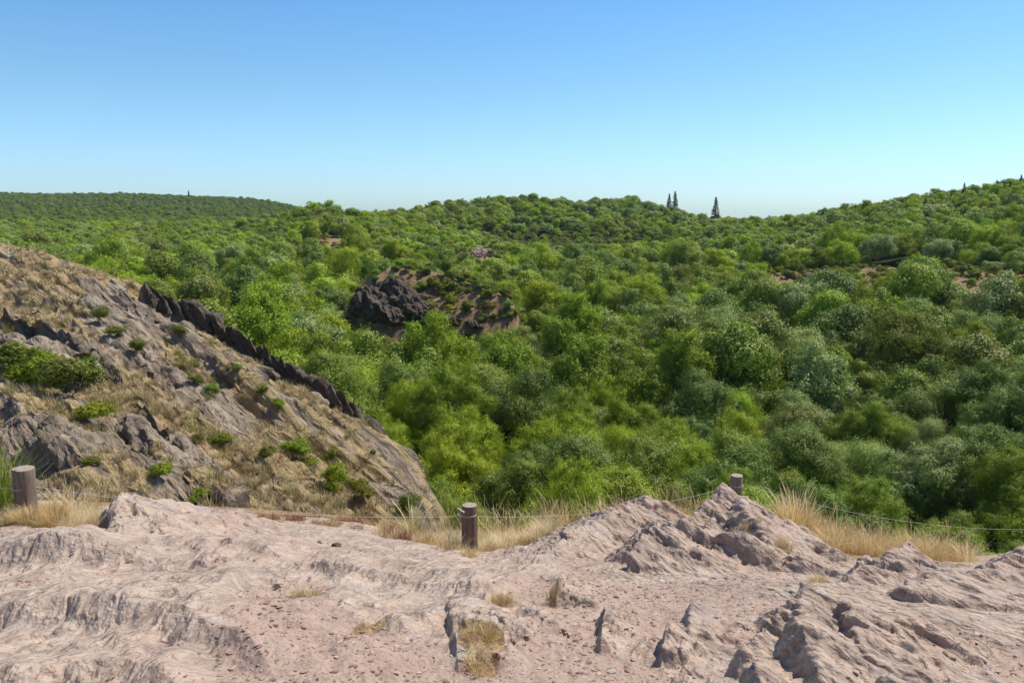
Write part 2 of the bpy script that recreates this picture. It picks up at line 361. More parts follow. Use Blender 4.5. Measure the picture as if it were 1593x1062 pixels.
# crests of the foreground rock: (points, fall on the left, fall on the right, raggedness, sharpness)
FINS = [
    (abs_pts([(190, 764, 5.6), (182, 785, 5.35), (165, 822, 5.05), (140, 842, 4.95)]), .34, 3.0, .02, .02),
    (abs_pts([(200, 764, 5.6), (260, 775, 5.8), (330, 793, 6.0), (430, 804, 6.4)]), .6, .42, .02, .06),
    (abs_pts([(1128, 754, 7.3), (1160, 770, 7.2), (1200, 800, 6.9), (1260, 838, 6.5), (1330, 880, 6.0)]), 1.1, .62, .04, .03),
    (abs_pts([(1128, 754, 7.3), (1085, 792, 7.0), (1060, 812, 6.8)]), 1.0, 1.0, .03, .03),
    (abs_pts([(1150, 772, 7.1), (1175, 815, 6.3), (1200, 850, 5.7)]), .45, 1.3, .04, .02),
    (abs_pts([(1008, 770, 7.4), (1060, 795, 7.2), (1120, 815, 6.9)]), .5, .4, .03, .04),
    (abs_pts([(1008, 770, 7.4), (960, 792, 7.1), (900, 822, 6.5), (860, 850, 5.9), (822, 885, 5.15)]), .7, .3, .03, .05),
    (abs_pts([(1020, 808, 5.75), (1000, 828, 5.5), (985, 858, 5.35), (978, 874, 5.28)]), .4, 4.0, .03, .02),
    (abs_pts([(1020, 806, 5.75), (1080, 815, 5.75), (1150, 835, 5.5), (1240, 862, 5.3), (1310, 885, 5.1)]), .25, 1.5, .05, .03),
    (abs_pts([(1412, 846, 4.9), (1440, 862, 4.8), (1500, 890, 4.55), (1600, 925, 4.2), (1720, 960, 4.0)]), .9, .30, .03, .03),
    (abs_pts([(1348, 868, 4.8), (1380, 885, 4.7), (1430, 905, 4.5)]), .6, .6, .03, .03),
    (abs_pts([(1348, 868, 4.8), (1325, 892, 4.65), (1300, 908, 4.6)]), .5, 2.0, .03, .02),
    (abs_pts([(1385, 925, 4.15), (1410, 940, 4.05), (1480, 958, 3.95), (1593, 982, 3.85), (1700, 1005, 3.8)]), .06, 2.2, .03, .02),
    (abs_pts([(1248, 912, 3.55), (1300, 928, 3.5), (1370, 970, 3.25), (1440, 1030, 2.95), (1480, 1075, 2.75)]), 1.2, .34, .03, .03),
    (abs_pts([(1248, 912, 3.55), (1215, 945, 3.4), (1180, 975, 3.3), (1150, 1000, 3.22)]), .28, 2.3, .04, .02),
    (abs_pts([(1310, 940, 3.4), (1335, 985, 3.1), (1365, 1040, 2.8), (1380, 1080, 2.6)]), .3, 1.8, .04, .015),
    (abs_pts([(1235, 965, 3.2), (1265, 1015, 2.9), (1290, 1075, 2.6)]), .3, 1.6, .04, .015),
    (abs_pts([(1150, 1003, 3.1), (1175, 1040, 2.85), (1200, 1080, 2.65)]), .3, 1.8, .04, .02),
    (abs_pts([(1425, 960, 3.55), (1450, 1010, 3.2), (1475, 1070, 2.9)]), .5, 1.0, .03, .02),
    (abs_pts([(1640, 825, 5.6), (1560, 868, 5.35), (1515, 884, 5.2)]), .7, .6, .03, .03),
    (rel_pts([(640, 968, 0.065), (600, 985, 0.052)]), .28, 2.6, .04, .02),
    (rel_pts([(700, 955, 0.085), (705, 985, 0.077), (712, 1030, 0.039)]), .2, 2.4, .05, .02),
    (rel_pts([(705, 965, 0.091), (760, 975, 0.065), (800, 1000, 0.032)]), .2, 1.2, .05, .02),
    (rel_pts([(770, 935, 0.059), (800, 950, 0.039)]), .6, 2.0, .04, .02),
    (rel_pts([(870, 905, 0.052), (866, 935, 0.052)]), .28, 2.4, .04, .02),
    (rel_pts([(940, 960, 0.052), (935, 1000, 0.042)]), .28, 2.2, .05, .02),
    (rel_pts([(1075, 960, 0.046), (1072, 985, 0.035)]), .25, 2.2, .05, .02),
    (rel_pts([(1040, 990, 0.039), (1030, 1020, 0.032)]), .28, 2.2, .05, .02),
    (rel_pts([(1075, 1040, 0.043), (1050, 1062, 0.032)]), .28, 2.2, .05, .02),
    (rel_pts([(1165, 868, 0.023), (1215, 880, 0.023)]), .6, 2.0, .03, .02),
    (rel_pts([(410, 895, 0.045), (430, 920, 0.045), (462, 945, 0.032)]), .22, 1.8, .04, .02),
    (rel_pts([(470, 845, 0.032), (520, 855, 0.032)]), .25, 1.2, .04, .02),
    (rel_pts([(600, 880, 0.032), (650, 890, 0.026)]), .3, 1.6, .03, .02),
]
SWELLS = [  # low rounded swells on the left: points with relative heights, front fall, width
    ([(-150, 850, 0.108), (40, 852, 0.068), (120, 856, 0.027)], .5), ([(-150, 890, 0.135), (120, 880, 0.176), (300, 888, 0.135), (400, 915, 0.054)], .6),
    ([(-150, 985, 0.108), (100, 975, 0.149), (260, 985, 0.162), (390, 1030, 0.121), (440, 1080, 0.054)], 0.743),
    ([(180, 855, 0.068), (330, 862, 0.095), (460, 885, 0.081), (600, 905, 0.068), (760, 925, 0.041)], .5),
    ([(130, 935, 0.068), (260, 925, 0.095), (350, 945, 0.041)], 0.608), ([(-100, 1080, 0.108), (200, 1060, 0.108), (330, 1110, 0.068)], .4)]
SWELLS = [(rel_pts(a), w) for a, w in SWELLS]
DIRT = [(445, 940, .22), (450, 985, .28), (480, 1030, .35), (560, 1040, .35), (620, 1050, .3), (860, 970, .25), (880, 925, .35), (960, 915, .35),
        (1040, 915, .35), (1100, 925, .35), (980, 950, .3), (870, 1020, .3), (960, 1040, .28), (1150, 935, .28), (1400, 915, .12), (1340, 915, .08),
        (1450, 985, .2), (1520, 1020, .22), (1580, 1040, .25), (900, 890, .22), (830, 905, .15), (230, 905, .1), (60, 925, .12), (480, 1100, .5), (800, 1100, .5),
        (1150, 900, .25), (1230, 900, .15), (520, 875, .1), (575, 880, .1), (1160, 985, .12)]
TURF = [(20, 812, .45), (90, 822, .4), (-60, 815, .6), (430, 800, .35), (480, 802, .3), (620, 822, .35), (660, 836, .4), (700, 846, .5), (760, 850, .5), (820, 852, .35),
        (640, 812, .5), (900, 812, .3), (1240, 845, .5), (1300, 862, .5), (1380, 868, .4), (1460, 878, .3), (1065, 868, .14), (1160, 872, .12), (1210, 876, .1), (1270, 905, .1),
        (480, 945, .1), (575, 985, .1), (745, 1000, .14), (780, 940, .08), (750, 1030, .08), (560, 812, .3)]
def blobs(L, X, Y):
    m = np.zeros(X.shape); n = 0.35 * fbm(np.stack([X * 2.2, Y * 2.2, X * 0 + 4], -1), 3)
    for px, py, r in L:
        p = plat_hit(px, py)[0]; d = np.sqrt((X - p[0]) ** 2 + ((Y - p[1]) / 1.25) ** 2) / r
        m = np.maximum(m, sstep(1.25, .55, d + n))
    return m
def plat_full(X, Y):
    z = plat_base(X, Y); dirt = blobs(DIRT, X, Y); turf = blobs(TURF, X, Y)
    near = sstep(9.2, 8.2, Y)
    z = z + near * (.035 * fbm(np.stack([X * .9, Y * 1.6, X * 0], -1), 4) * (1 - .6 * dirt)) - .035 * dirt
    for pts, w in SWELLS:
        r = plat_base(X, Y) + ridge_z(X, Y, over(pts, plat_base), .10, .75, .06, 2.5, w); z = smax(z, r, .06)
    rock = z.copy()
    b0 = plat_base(X, Y)
    for i, (pts, kl, kr, rag, k) in enumerate(FINS):
        r = b0 + ridge_z(X, Y, over(pts, plat_base), kl, kr, rag * 1.2, 4.5, i * 3.1); z = smax(z, r, k)
    lift = z - rock
    dirt = dirt * (1 - sstep(.02, .06, lift)); turf = turf * (1 - sstep(.03, .12, lift))
    return z, dirt, turf, lift
GU = np.concatenate([np.linspace(-2.4, -.87, 110), np.linspace(-.86, .9, 1500), np.linspace(.91, 2.4, 110)]); NGU = len(GU)
GV = np.concatenate([np.linspace(math.log(1.1), math.log(1.7), 60), np.linspace(math.log(1.75), math.log(13.5), 900)]); NGV = len(GV)
Y = np.exp(GV)[:, None] + 0 * GU[None, :]; X = GU[None, :] * Y
Z, dirt, turf, lift = plat_full(X, Y)
turf = np.maximum(turf, sstep(8.1, 9.0, Y + .4 * fbm(np.stack([X * 1.5, Y * 1.5, X * 0], -1), 3)))
P = np.stack([X, Y, Z], -1); N = grid_normals(P)
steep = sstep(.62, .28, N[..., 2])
rockm = (1 - .9 * dirt) * (1 - .8 * turf) * sstep(9.2, 8.4, Y)
side = sstep(.0, .12, lift); rgt = sstep(.4, 1.1, X + .25 * (Y - 4))
D = 0
for fr, wt in ((FOL1, 1 - rgt), (FOL2, rgt)):
    q = np.stack([P @ fr[0], P @ fr[1], P @ fr[2]], -1)
    L1 = layered(q, 8, .9, 1.5, 1.0); L2 = layered(q, 20, 3, 5, 5.0, .08); L3 = layered(q, 55, 9, 16, 9.0, .3)
    sc_ = ridged(q * (9, 2.6, 5.5) + .5 * fbm(P * 3, 2)[..., None], 2, .5, 3.0)
    cs = q[..., 0] * 3.6 + .55 * fbm(q * (1.2, .8, 1.1), 2, off=31); cf = np.abs(cs - np.floor(cs) - .5)
    crk = np.maximum(0, 1 - cf / .045) * sstep(.05, .3, noise3(np.stack([np.floor(cs) * 3.7, q[..., 1] * 1.1, q[..., 2] * 1.4], -1)))
    D = D - wt * crk * (.011 + .035 * side)
    D = D + wt * ((.16 + .84 * side) * (.034 * L1 + .024 * L2) + (.42 + .75 * side) * .012 * L3 + (.008 - .003 * side) * sc_)
d3 = fbm(P * 3.2, 4, off=5.0); d1 = fbm(P * 1.1, 3, off=9.0)
pit = np.maximum(0, fbm(P * (5, 7, 5), 3, off=11.0) - .42)
amp = rockm * (1 + .5 * steep)
D = amp * D + rockm * (1 - .6 * side) * (.012 * d3 + .02 * d1) - rockm * np.minimum(pit, .3) * .12 * (.25 + side) + (1 - rockm) * .008 * fbm(P * 14, 3) * sstep(10, 8, Y)
P = P + N * D[..., None]
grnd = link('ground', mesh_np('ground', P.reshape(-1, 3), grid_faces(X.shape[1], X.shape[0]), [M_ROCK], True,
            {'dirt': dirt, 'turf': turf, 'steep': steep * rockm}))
tag(grnd, 'pinkish grey bare schist bedrock with trodden reddish dirt between low jagged ridges', 'ground', kind='structure')
PZ = P; GX, GY = X, Y
def ground_z(x, y):
    """height of the finished ground mesh at a point"""
    x, y = np.asarray(x, float), np.asarray(y, float)
    i = np.rint(np.interp(np.log(y), GV, np.arange(NGV))).astype(int); j = np.rint(np.interp(x / y, GU, np.arange(NGU))).astype(int)
    return PZ[i, j, 2]
print('ground', time.time() - T0)

# ------------------------------------------------------------------ rocky hillside on the left
SIL = [(-700, 330, 58), (-300, 362, 52), (0, 388, 46), (110, 410, 44), (220, 438, 41), (330, 482, 38), (430, 552, 35), (520, 600, 32), (580, 648, 30), (640, 722, 28), (688, 790, 27), (740, 900, 26), (900, 1100, 25)]
DROP = lambda x: np.interp(x, [225, 250, 310, 430, 520, 590, 625], [0, 20, 50, 54, 46, 28, 0])
CREST = []
for a_, b_ in zip(SIL[:-1], SIL[1:]):
    for t_ in (0, .25, .5, .75): x_, y_, z_ = (a_[k] * (1 - t_) + b_[k] * t_ for k in range(3)); CREST.append((x_, y_ + float(DROP(x_)), z_))
CREST.append(SIL[-1])
cp = np.array([at(*c) for c in CREST]); CU, CYY = cp[:, 0] / cp[:, 1], cp[:, 1]
hp = [(a, b, c, 0) for a, b, c in CREST]
for px, rows in {-700: [(420, 42), (520, 30), (650, 20), (800, 13), (900, 10)], -300: [(430, 42), (520, 31), (640, 22), (780, 14), (880, 10)],
                 0: [(450, 38), (520, 31), (600, 25), (700, 19), (790, 14), (860, 11)], 110: [(470, 37), (550, 29), (640, 22.5), (730, 17.5), (800, 14), (860, 11.5)],
                 220: [(500, 35), (570, 28.5), (650, 23), (730, 18.5), (790, 15.5), (860, 12)], 330: [(540, 33), (610, 28), (680, 23.5), (740, 20), (790, 17), (860, 13)],
                 430: [(610, 31), (670, 26.5), (730, 22.5), (780, 19.5), (860, 15)], 520: [(660, 28.5), (710, 25.5), (760, 22.5), (810, 19), (880, 15)],
                 600: [(720, 26.5), (760, 24), (800, 21.5), (880, 17)], 680: [(830, 24), (900, 19)], 780: [(950, 22), (1000, 17)], 900: [(1150, 20), (1100, 14)]}.items():
    hp += [(px, a, b, 0) for a, b in rows]
hill = Field(hp, 1.0)
def hill_base(X, Y):
    u = X / Y; yc = np.interp(u, CU, CYY); Yc = np.minimum(Y, yc); z = hill(u * Yc, Yc)
    return z - np.maximum(0, Y - yc) * 1.1
RIBS = []
_r = random.Random(5)
for k, px in enumerate([224, 246, 268, 290, 312, 338, 360, 386, 410, 436, 462, 486, 514, 536, 556, 576]):
    cyy = np.interp(px, [c[0] for c in SIL], [c[1] for c in SIL]); yy = np.interp(px, [c[0] for c in SIL], [c[2] for c in SIL]); dr = float(DROP(px)) + 8
    h = _r.uniform(-6, 1) + (5 if k in (4, 8, 12) else 0)
    a = at(px, cyy - h, yy - .1); a2_ = at(px + .12 * dr, cyy + dr * .28 - h, yy - .5); b = at(px + .32 * dr, cyy + dr * .75, yy - 1.0); c_ = at(px + .5 * dr + 3, cyy + dr * 1.2, yy - 1.6)
    RIBS.append(([a, a2_, b, c_], .75, 4.5))
WALL = []
for k, px in enumerate(range(228, 604, 8)):
    cyy = np.interp(px, [c[0] for c in SIL], [c[1] for c in SIL]); yy = np.interp(px, [c[0] for c in SIL], [c[2] for c in SIL]); WALL.append(at(px, cyy + _r.uniform(1, 7), yy))
RIBS.append((WALL, .8, 4.5))
X, Y = polar(-0.95, 0.14, 1100, 10.0, 64, 900)
Z = hill_base(X, Y); HB0 = Z.copy()
wob = fbm(np.stack([X * .12, Y * .12, X * 0], -1), 3)
q0 = np.stack([X, Y, Z], -1); qh = np.stack([q0 @ HN, q0 @ HA, q0 @ HB], -1)
ucr = X / Y; crestd = np.interp(ucr, CU, CYY) - Y
inter = sstep(-.5, 3, crestd)
# strata: ledges that run down the slope, each with a sharp lower edge
s1 = q0 @ HB * .55 + .9 * fbm(q0 * .15, 3) ; saw = (s1 - np.floor(s1)); led = np.where(saw < .82, saw / .82, (1 - saw) / .18)
lm = sstep(-.15, .35, fbm(qh * (.3, .06, .25), 3, off=2.0))
Z = Z + inter * (.75 * lm * (led - .5) + .40 * fbm(qh * (.45, .08, .5), 4, off=9))
Zr = Z.copy()
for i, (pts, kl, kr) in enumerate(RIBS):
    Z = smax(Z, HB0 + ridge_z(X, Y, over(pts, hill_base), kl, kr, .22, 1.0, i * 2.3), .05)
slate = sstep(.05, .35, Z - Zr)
# bigger craggy outcrops on the slope (px, py, distance, size)
for i, (a, b, kl, kr) in enumerate([((5, 492, 33), (150, 560, 28), .25, 2.2), ((110, 512, 32), (190, 610, 26), .3, 1.8), ((215, 640, 23), (290, 700, 20), .3, 1.8),
        ((285, 735, 17.5), (350, 775, 16), .3, 2.0), ((200, 668, 21), (260, 720, 18.5), .3, 1.6), ((330, 560, 31), (360, 590, 29.5), .3, 1.5), ((230, 575, 28), (290, 640, 24.5), .3, 1.2),
        ((0, 560, 27.5), (60, 600, 25), .3, 1.5), ((440, 590, 31), (500, 640, 28), .3, 1.3), ((0, 640, 22), (120, 700, 18.5), .25, 1.2), ((60, 690, 18.5), (170, 740, 16), .25, 1.6),
        ((590, 735, 25.5), (640, 775, 24), .3, 1.8), ((340, 745, 18), (470, 780, 17.5), .3, 1.0), ((380, 690, 22), (440, 715, 20.5), .3, 1.2)]):
    A, B = at(*a), at(*b)
    for p in (A, B): p[2] = hill_base(p[0], p[1]) + .55
    Z = smax(Z, HB0 + ridge_z(X, Y, over([A, B], hill_base), kl, kr, .35, .9, i * 4.7), .05)
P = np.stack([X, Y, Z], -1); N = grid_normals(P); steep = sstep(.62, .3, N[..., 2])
qh = np.stack([P @ HN, P @ HA, P @ HB], -1)
gmask = .50 + 1.1 * fbm(qh * (.5, .05, .5), 4, off=21) + .35 * sstep(34, 46, Y)
gmask = gmask + .25 * sstep(-.35, -.62, ucr) * sstep(25, 40, Y) - .25 * sstep(.25, .5, fbm(q0 * .25, 3, off=3))
amp = (1 + 1.2 * steep)
qv = np.stack([P @ HB, P @ HA, P @ HN], -1)
D = amp * (.36 * layered(qv, 1.1, .10, .4, 4) + .16 * layered(qv, 3.2, .25, 1.2, 7) + .07 * layered(qv, 8.5, .5, 3.0, 17) + .07 * layered(qh, 5, .6, 2.5, 3) + .05 * ridged(qh * (5, .9, 2.6), 3, .6, 7) + .05 * fbm(P * 1.1, 4, off=2)) * (1 - .55 * slate) * (1 - .8 * sstep(-.15, -.09, ucr)) * sstep(-2, .5, crestd + 1.5)
P = P + N * D[..., None]
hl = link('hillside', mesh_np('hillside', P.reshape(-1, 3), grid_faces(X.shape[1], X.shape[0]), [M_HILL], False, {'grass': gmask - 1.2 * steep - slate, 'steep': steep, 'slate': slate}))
tag(hl, 'steep slope of grey slanting rock strata and dry tan grass with dark jagged rock teeth along its crest', 'hillside', kind='structure')
HZ = P
def hz_hit(px, py):
    """visible point of the hillside mesh at a pixel"""
    qx, qy = to_px(HZ[::2, ::2].reshape(-1, 3)); m = (np.abs(qx - px) < 7) & (np.abs(qy - py) < 5)
    c = HZ[::2, ::2].reshape(-1, 3)[m]
    return c[c[:, 1].argmin()] if len(c) else None
print('hillside', time.time() - T0)

# ------------------------------------------------------------------ valley and far hills
VAL = {-500: [(395, 150), (370, 200), (355, 270), (335, 420), (318, 650), (299, 1000), (330, 2500)],
    0: [(398, 130), (378, 185), (362, 250), (345, 340), (328, 520), (314, 760), (297, 1100), (330, 2500)],
    200: [(437, 100), (403, 150), (378, 205), (357, 280), (340, 420), (322, 650), (297, 1060), (330, 2500)],
    400: [(535, 72), (470, 98), (415, 140), (378, 190), (345, 250), (335, 330), (328, 650), (305, 1060), (330, 2500)],
    500: [(590, 62), (520, 78), (455, 105), (410, 140), (375, 178), (345, 215), (300, 265), (340, 400), (333, 700), (325, 1060), (330, 2500)],
    600: [(650, 50), (600, 60), (540, 78), (490, 100), (440, 132), (395, 170), (357, 215), (340, 290), (338, 500), (346, 1060), (352, 2500)],
    700: [(760, 34), (690, 43), (610, 57), (545, 76), (495, 98), (440, 130), (390, 172), (352, 225), (322, 320), (308, 400), (338, 650), (352, 2500)],
    800: [(765, 30), (690, 42), (610, 58), (545, 80), (485, 110), (435, 143), (392, 183), (362, 235), (352, 300), (299, 400), (335, 600), (352, 2500)],
    1000: [(755, 30), (690, 42), (620, 57), (560, 76), (500, 103), (450, 135), (402, 175), (368, 225), (352, 290), (302, 400), (335, 600), (352, 2500)],
    1100: [(770, 27), (700, 40), (630, 54), (560, 74), (500, 100), (450, 130), (402, 170), (366, 220), (348, 290), (345, 400), (345, 600), (352, 2500)],
    1200: [(790, 25), (720, 38), (650, 51), (580, 69), (520, 91), (460, 123), (410, 160), (370, 205), (346, 260), (334, 330), (345, 600), (352, 2500)],
    1400: [(830, 20), (740, 34), (660, 47), (580, 65), (510, 88), (450, 117), (400, 150), (350, 195), (311, 250), (298, 290), (345, 600), (352, 2500)],
    1593: [(860, 20), (760, 31), (670, 44), (580, 61), (500, 84), (440, 108), (385, 140), (330, 185), (271, 240), (345, 600), (352, 2500)],
    1900: [(870, 20), (760, 30), (660, 44), (560, 62), (470, 85), (400, 110), (330, 145), (270, 180), (210, 230), (330, 700), (330, 2500)],
    2400: [(870, 20), (740, 30), (620, 44), (500, 62), (400, 85), (320, 110), (260, 145), (200, 200), (200, 300), (330, 900), (330, 2500)]}
vp = []
for px, rows in VAL.items():
    vp += [(px, a, b, -(4.0 if b < 45 else 5.5 if b < 120 else 6.5 if b < 200 else 8.0 if b < 500 else 9.5) if b < 2000 else 0) for a, b in rows]
for px in (-500, 0, 200, 400): vp += [(px, 900, 14, -3), (px, 760, 30, -6), (px, 640, 45, -5)] if px < 400 else [(px, 950, 14, -2), (px, 850, 28, -4), (px, 720, 42, -4)]
for px in (600, 850, 1100): vp += [(px, 1020, 13, -1), (px, 900, 20, -1)]
for px in (1300, 1593, 1900, 2400): vp += [(px, 960, 12, -1)]
val = Field(vp)
BARE = [(640, 465, 110, 10), (690, 462, 108, 7.5), (735, 478, 105, 6.5), (765, 492, 101, 4), (750, 395, 205, 9), (1245, 428, 162, 14), (1310, 434, 158, 11), (1400, 440, 152, 14), (1480, 455, 138, 11), (1560, 465, 128, 12), (525, 355, 214, 15),
        (975, 407, 172, 5)]
BW = [(*at(a, b, c), r) for a, b, c, r in BARE]
def bare_mask(X, Y):
    m = np.zeros(np.shape(X))
    for x, y, z, r in BW: m = np.maximum(m, sstep(1.2, .6, np.sqrt((X - x) ** 2 + (Y - y) ** 2 * .55) / r))
    return m

MOUND = over([at(575, 446, 110), at(610, 434, 112), at(660, 432, 113), at(720, 455, 109), at(785, 492, 101)], val)
def valley_z(X, Y):
    X = np.asarray(X, float); Y = np.asarray(Y, float)
    z = val(X, Y) + (1.6 * fbm(np.stack([X * .02, Y * .02, X * 0], -1), 3) + .5 * fbm(np.stack([X * .09, Y * .09, X * 0 + 3], -1), 2)) * sstep(15, 60, Y)
    m = ridge_z(X, Y, MOUND, .6, .55); z = smax(z, z + np.maximum(m, -5), .8)
    b = bare_mask(X, Y); z = z + 2.4 * b * (Y < 230)       # bare ground is seen where the canopy would be
    return z
X, Y = polar(-1.15, 1.2, 700, 11.0, 1500, 760)
Z = valley_z(X, Y); bm = bare_mask(X, Y)
Z = Z + bm * .5 * fbm(np.stack([X * .4, Y * .4, Z * .4], -1), 4)
tag(link('terrain', mesh_np('terrain', np.stack([X, Y, Z], -1).reshape(-1, 3), grid_faces(X.shape[1], X.shape[0]), [M_VAL], True, {'bare': bm})),
    'wooded valley floor and rolling hills with dark undergrowth and dry tan clearings', 'terrain', kind='structure')
print('valley', time.time() - T0)

# ------------------------------------------------------------------ foliage meshes
def unit(n, r):
    v = r.normal(size=(n, 3)); return v / np.linalg.norm(v, axis=1)[:, None]
def leaf_quads(Pc, Nrm, size, r, asp=.6):
    n = len(Pc); t = np.cross(Nrm, unit(n, r)); t /= np.linalg.norm(t, axis=1)[:, None] + 1e-9; b = np.cross(Nrm, t)
    L = (size * r.uniform(.6, 1.4, n))[:, None]
    V = np.stack([Pc - t * L * .55, Pc + b * L * asp * .5 + Nrm * L * .08, Pc + t * L * .55, Pc - b * L * asp * .5 + Nrm * L * .08], 1)
    return V.reshape(-1, 3)
def crown(name, seed, R, H, nb, nleaf, leaf, mat, z0=1.2, br=(.24, .42), spiky=.15, droop=0.0, top=1.0):
    """crown of many leaf clumps: blobs on and in an ellipsoid, leaves on the blob skins"""
    r = np.random.default_rng(seed)
    nl = max(4, nb // 11); ld = unit(nl, r); ld[:, 2] = np.abs(ld[:, 2]) * 1.3 - .45; lr = r.uniform(.42, .68, nl)
    ld[0] = (.1, .05, .75); li = r.integers(0, nl, nb); d = unit(nb, r) * r.uniform(.12, .42, nb)[:, None]
    c = (ld[li] * lr[li][:, None] + d) * np.array([R, R, H * .5]); c[:, 2] = c[:, 2] * top + z0 + H * .5
    br_ = r.uniform(br[0], br[1], nb) * R
    k = r.choice(nb, nleaf, p=br_ ** 2 / (br_ ** 2).sum()); dd = unit(nleaf, r)
    out = c[k] - np.array([0, 0, z0 + H * .4]); out /= np.linalg.norm(out, axis=1)[:, None] + 1e-6
    dd = dd + out * .45 + np.array([0, 0, .15]); dd /= np.linalg.norm(dd, axis=1)[:, None]
    nz = fbm(dd * 2.3 + c[k], 2)
    rr = br_[k] * (1 + spiky * 2.2 * nz) * r.uniform(.62, 1.08, nleaf) ** .7
    Pc = c[k] + dd * rr[:, None] * np.array([1, 1, .85])
    Pc[:, 2] -= droop * r.uniform(0, 1, nleaf) * rr
    Nn = dd * 1.15 + unit(nleaf, r) * .5 + np.array([0, 0, .15]); Nn /= np.linalg.norm(Nn, axis=1)[:, None]
    V = leaf_quads(Pc, Nn, leaf, r); F = np.arange(nleaf * 4).reshape(-1, 4)
    lv = np.clip(r.normal(.45, .2, nleaf) + .25 * (r.random(nb)[k] - .5), 0, 1)
    return mesh_np(name, V, F, [mat], False, None, {'leafvar': lv}), c
def trunk(name, seed, H, R, cs, r0=.16, z0=-1.5):
    r = np.random.default_rng(seed); parts = []
    lean = r.normal(0, .25, 2); top = np.array([lean[0], lean[1], H * .62])
    mid = top * .5 + np.array([r.normal(0, .1), r.normal(0, .1), 0])
    parts.append(tube([(0, 0, z0), (0, 0, 0.1), mid * .6, mid, top], [r0 * 1.35, r0 * 1.1, r0 * .9, r0 * .75, r0 * .4], 7))
    for i in r.choice(len(cs), min(9, len(cs)), replace=False):
        a = mid * r.uniform(.7, 1.5); a[2] = min(a[2], top[2]); e = cs[i]; m_ = (a + e) / 2 + np.array([0, 0, -.1 * R])
        parts.append(tube([a, m_, e], [r0 * .42, r0 * .28, r0 * .1], 5))
    V, F = join(parts); return mesh_np(name, V, F, [M_BARK], True)
def conifer_crown(name, seed, H, R, n, leaf, sparse=.0):
    r = np.random.default_rng(seed); nt = int(16 + H * 1.1); Pc, Nn = [], []
    for t in range(nt):
        f = t / nt; z = H * (.08 + .9 * f); L = R * (1 - f) ** .85 * r.uniform(.75, 1.1) + .12
        for b in range(8):
            a = r.uniform(0, 6.28); m = max(3, int(n / nt / 8 * (1.3 - f)))
            s = r.uniform(.15, 1, m) ** .7; wdt = .22 * L * (1 - s) + .06
            x = s * L; y = r.normal(0, 1, m) * wdt * .6; zz = z - .28 * x + r.normal(0, .06, m) + .12 * x * s
            Pc.append(np.stack([x * math.cos(a) - y * math.sin(a), x * math.sin(a) + y * math.cos(a), zz], -1))
            Nn.append(np.stack([np.cos(a) * .3 + r.normal(0, .4, m), np.sin(a) * .3 + r.normal(0, .4, m), np.ones(m) * .8], -1))
    Pc = np.concatenate(Pc); Nn = np.concatenate(Nn); Nn /= np.linalg.norm(Nn, axis=1)[:, None]
    V = leaf_quads(Pc, Nn, leaf, r, .45); F = np.arange(len(Pc) * 4).reshape(-1, 4)
    return mesh_np(name, V, F, [M_NEEDLE], False, None, {'leafvar': np.clip(r.normal(.45, .2, len(Pc)), 0, 1)})
# near (N), middle (M) and far (L) crowns of one nominal size: radius about 3.4 m, height about 5.5 m
KN = {}
def make_kinds():
    spec = {'oak': dict(R=3.4, H=5.4, nb=75, br=(.15, .32), spiky=.45, mat=M_GLOSS, z0=1.3), 'ash': dict(R=3.0, H=6.2, nb=80, br=(.11, .26), spiky=.7, mat=M_LEAF, z0=1.2),
            'willow': dict(R=3.1, H=4.6, nb=48, br=(.18, .36), spiky=.5, mat=M_LEAF, z0=.5, droop=.35), 'chestnut': dict(R=3.5, H=5.6, nb=95, br=(.10, .23), spiky=.55, mat=M_GLOSS, z0=1.0)}
    for kname, s in spec.items():
        for lod, (nl, ls) in {'N': (76000, .098), 'M': (17000, .19), 'L': (4200, .38)}.items():
            for v in range(3 if lod != 'N' else 2):
                l2 = ls * (.72 if kname in ('willow', 'ash') else .92); n2 = int(nl * (1.5 if kname in ('willow', 'ash') else 1.15))
                me, cs = crown('crown', hash((kname == 'oak', len(kname), v)) % 1000 + v * 7 + len(kname) * 31, s['R'], s['H'], s['nb'], n2, l2, s['mat'], s['z0'], s['br'], s['spiky'], s.get('droop', 0))
                tr = trunk('trunk', v + 5, s['H'] + s['z0'], s['R'], cs)
                KN.setdefault((kname, lod), []).append((me, tr))
    for lod, (nl, ls) in {'N': (9000, .075), 'M': (5000, .11)}.items():
        for v in range(3):
            me, cs = crown('foliage', 300 + v, .8, 1.3, 26, nl, ls, M_LEAF, .02, (.12, .36), .9)
            KN.setdefault(('bush', lod), []).append((me, trunk('stem', 20 + v, 1.2, .8, cs, .025, -.2)))
    for v in range(2):
        tr = mesh_np('trunk', *tube([(0, 0, -1), (0, 0, 5), (0, 0, 11.6)], [.25, .16, .03], 7), [M_BARK], True)
        KN.setdefault(('conifer', 'M'), []).append((conifer_crown('crown', 40 + v, 12, 2.6, 9000, .38), tr))
make_kinds()
print('crowns', time.time() - T0)

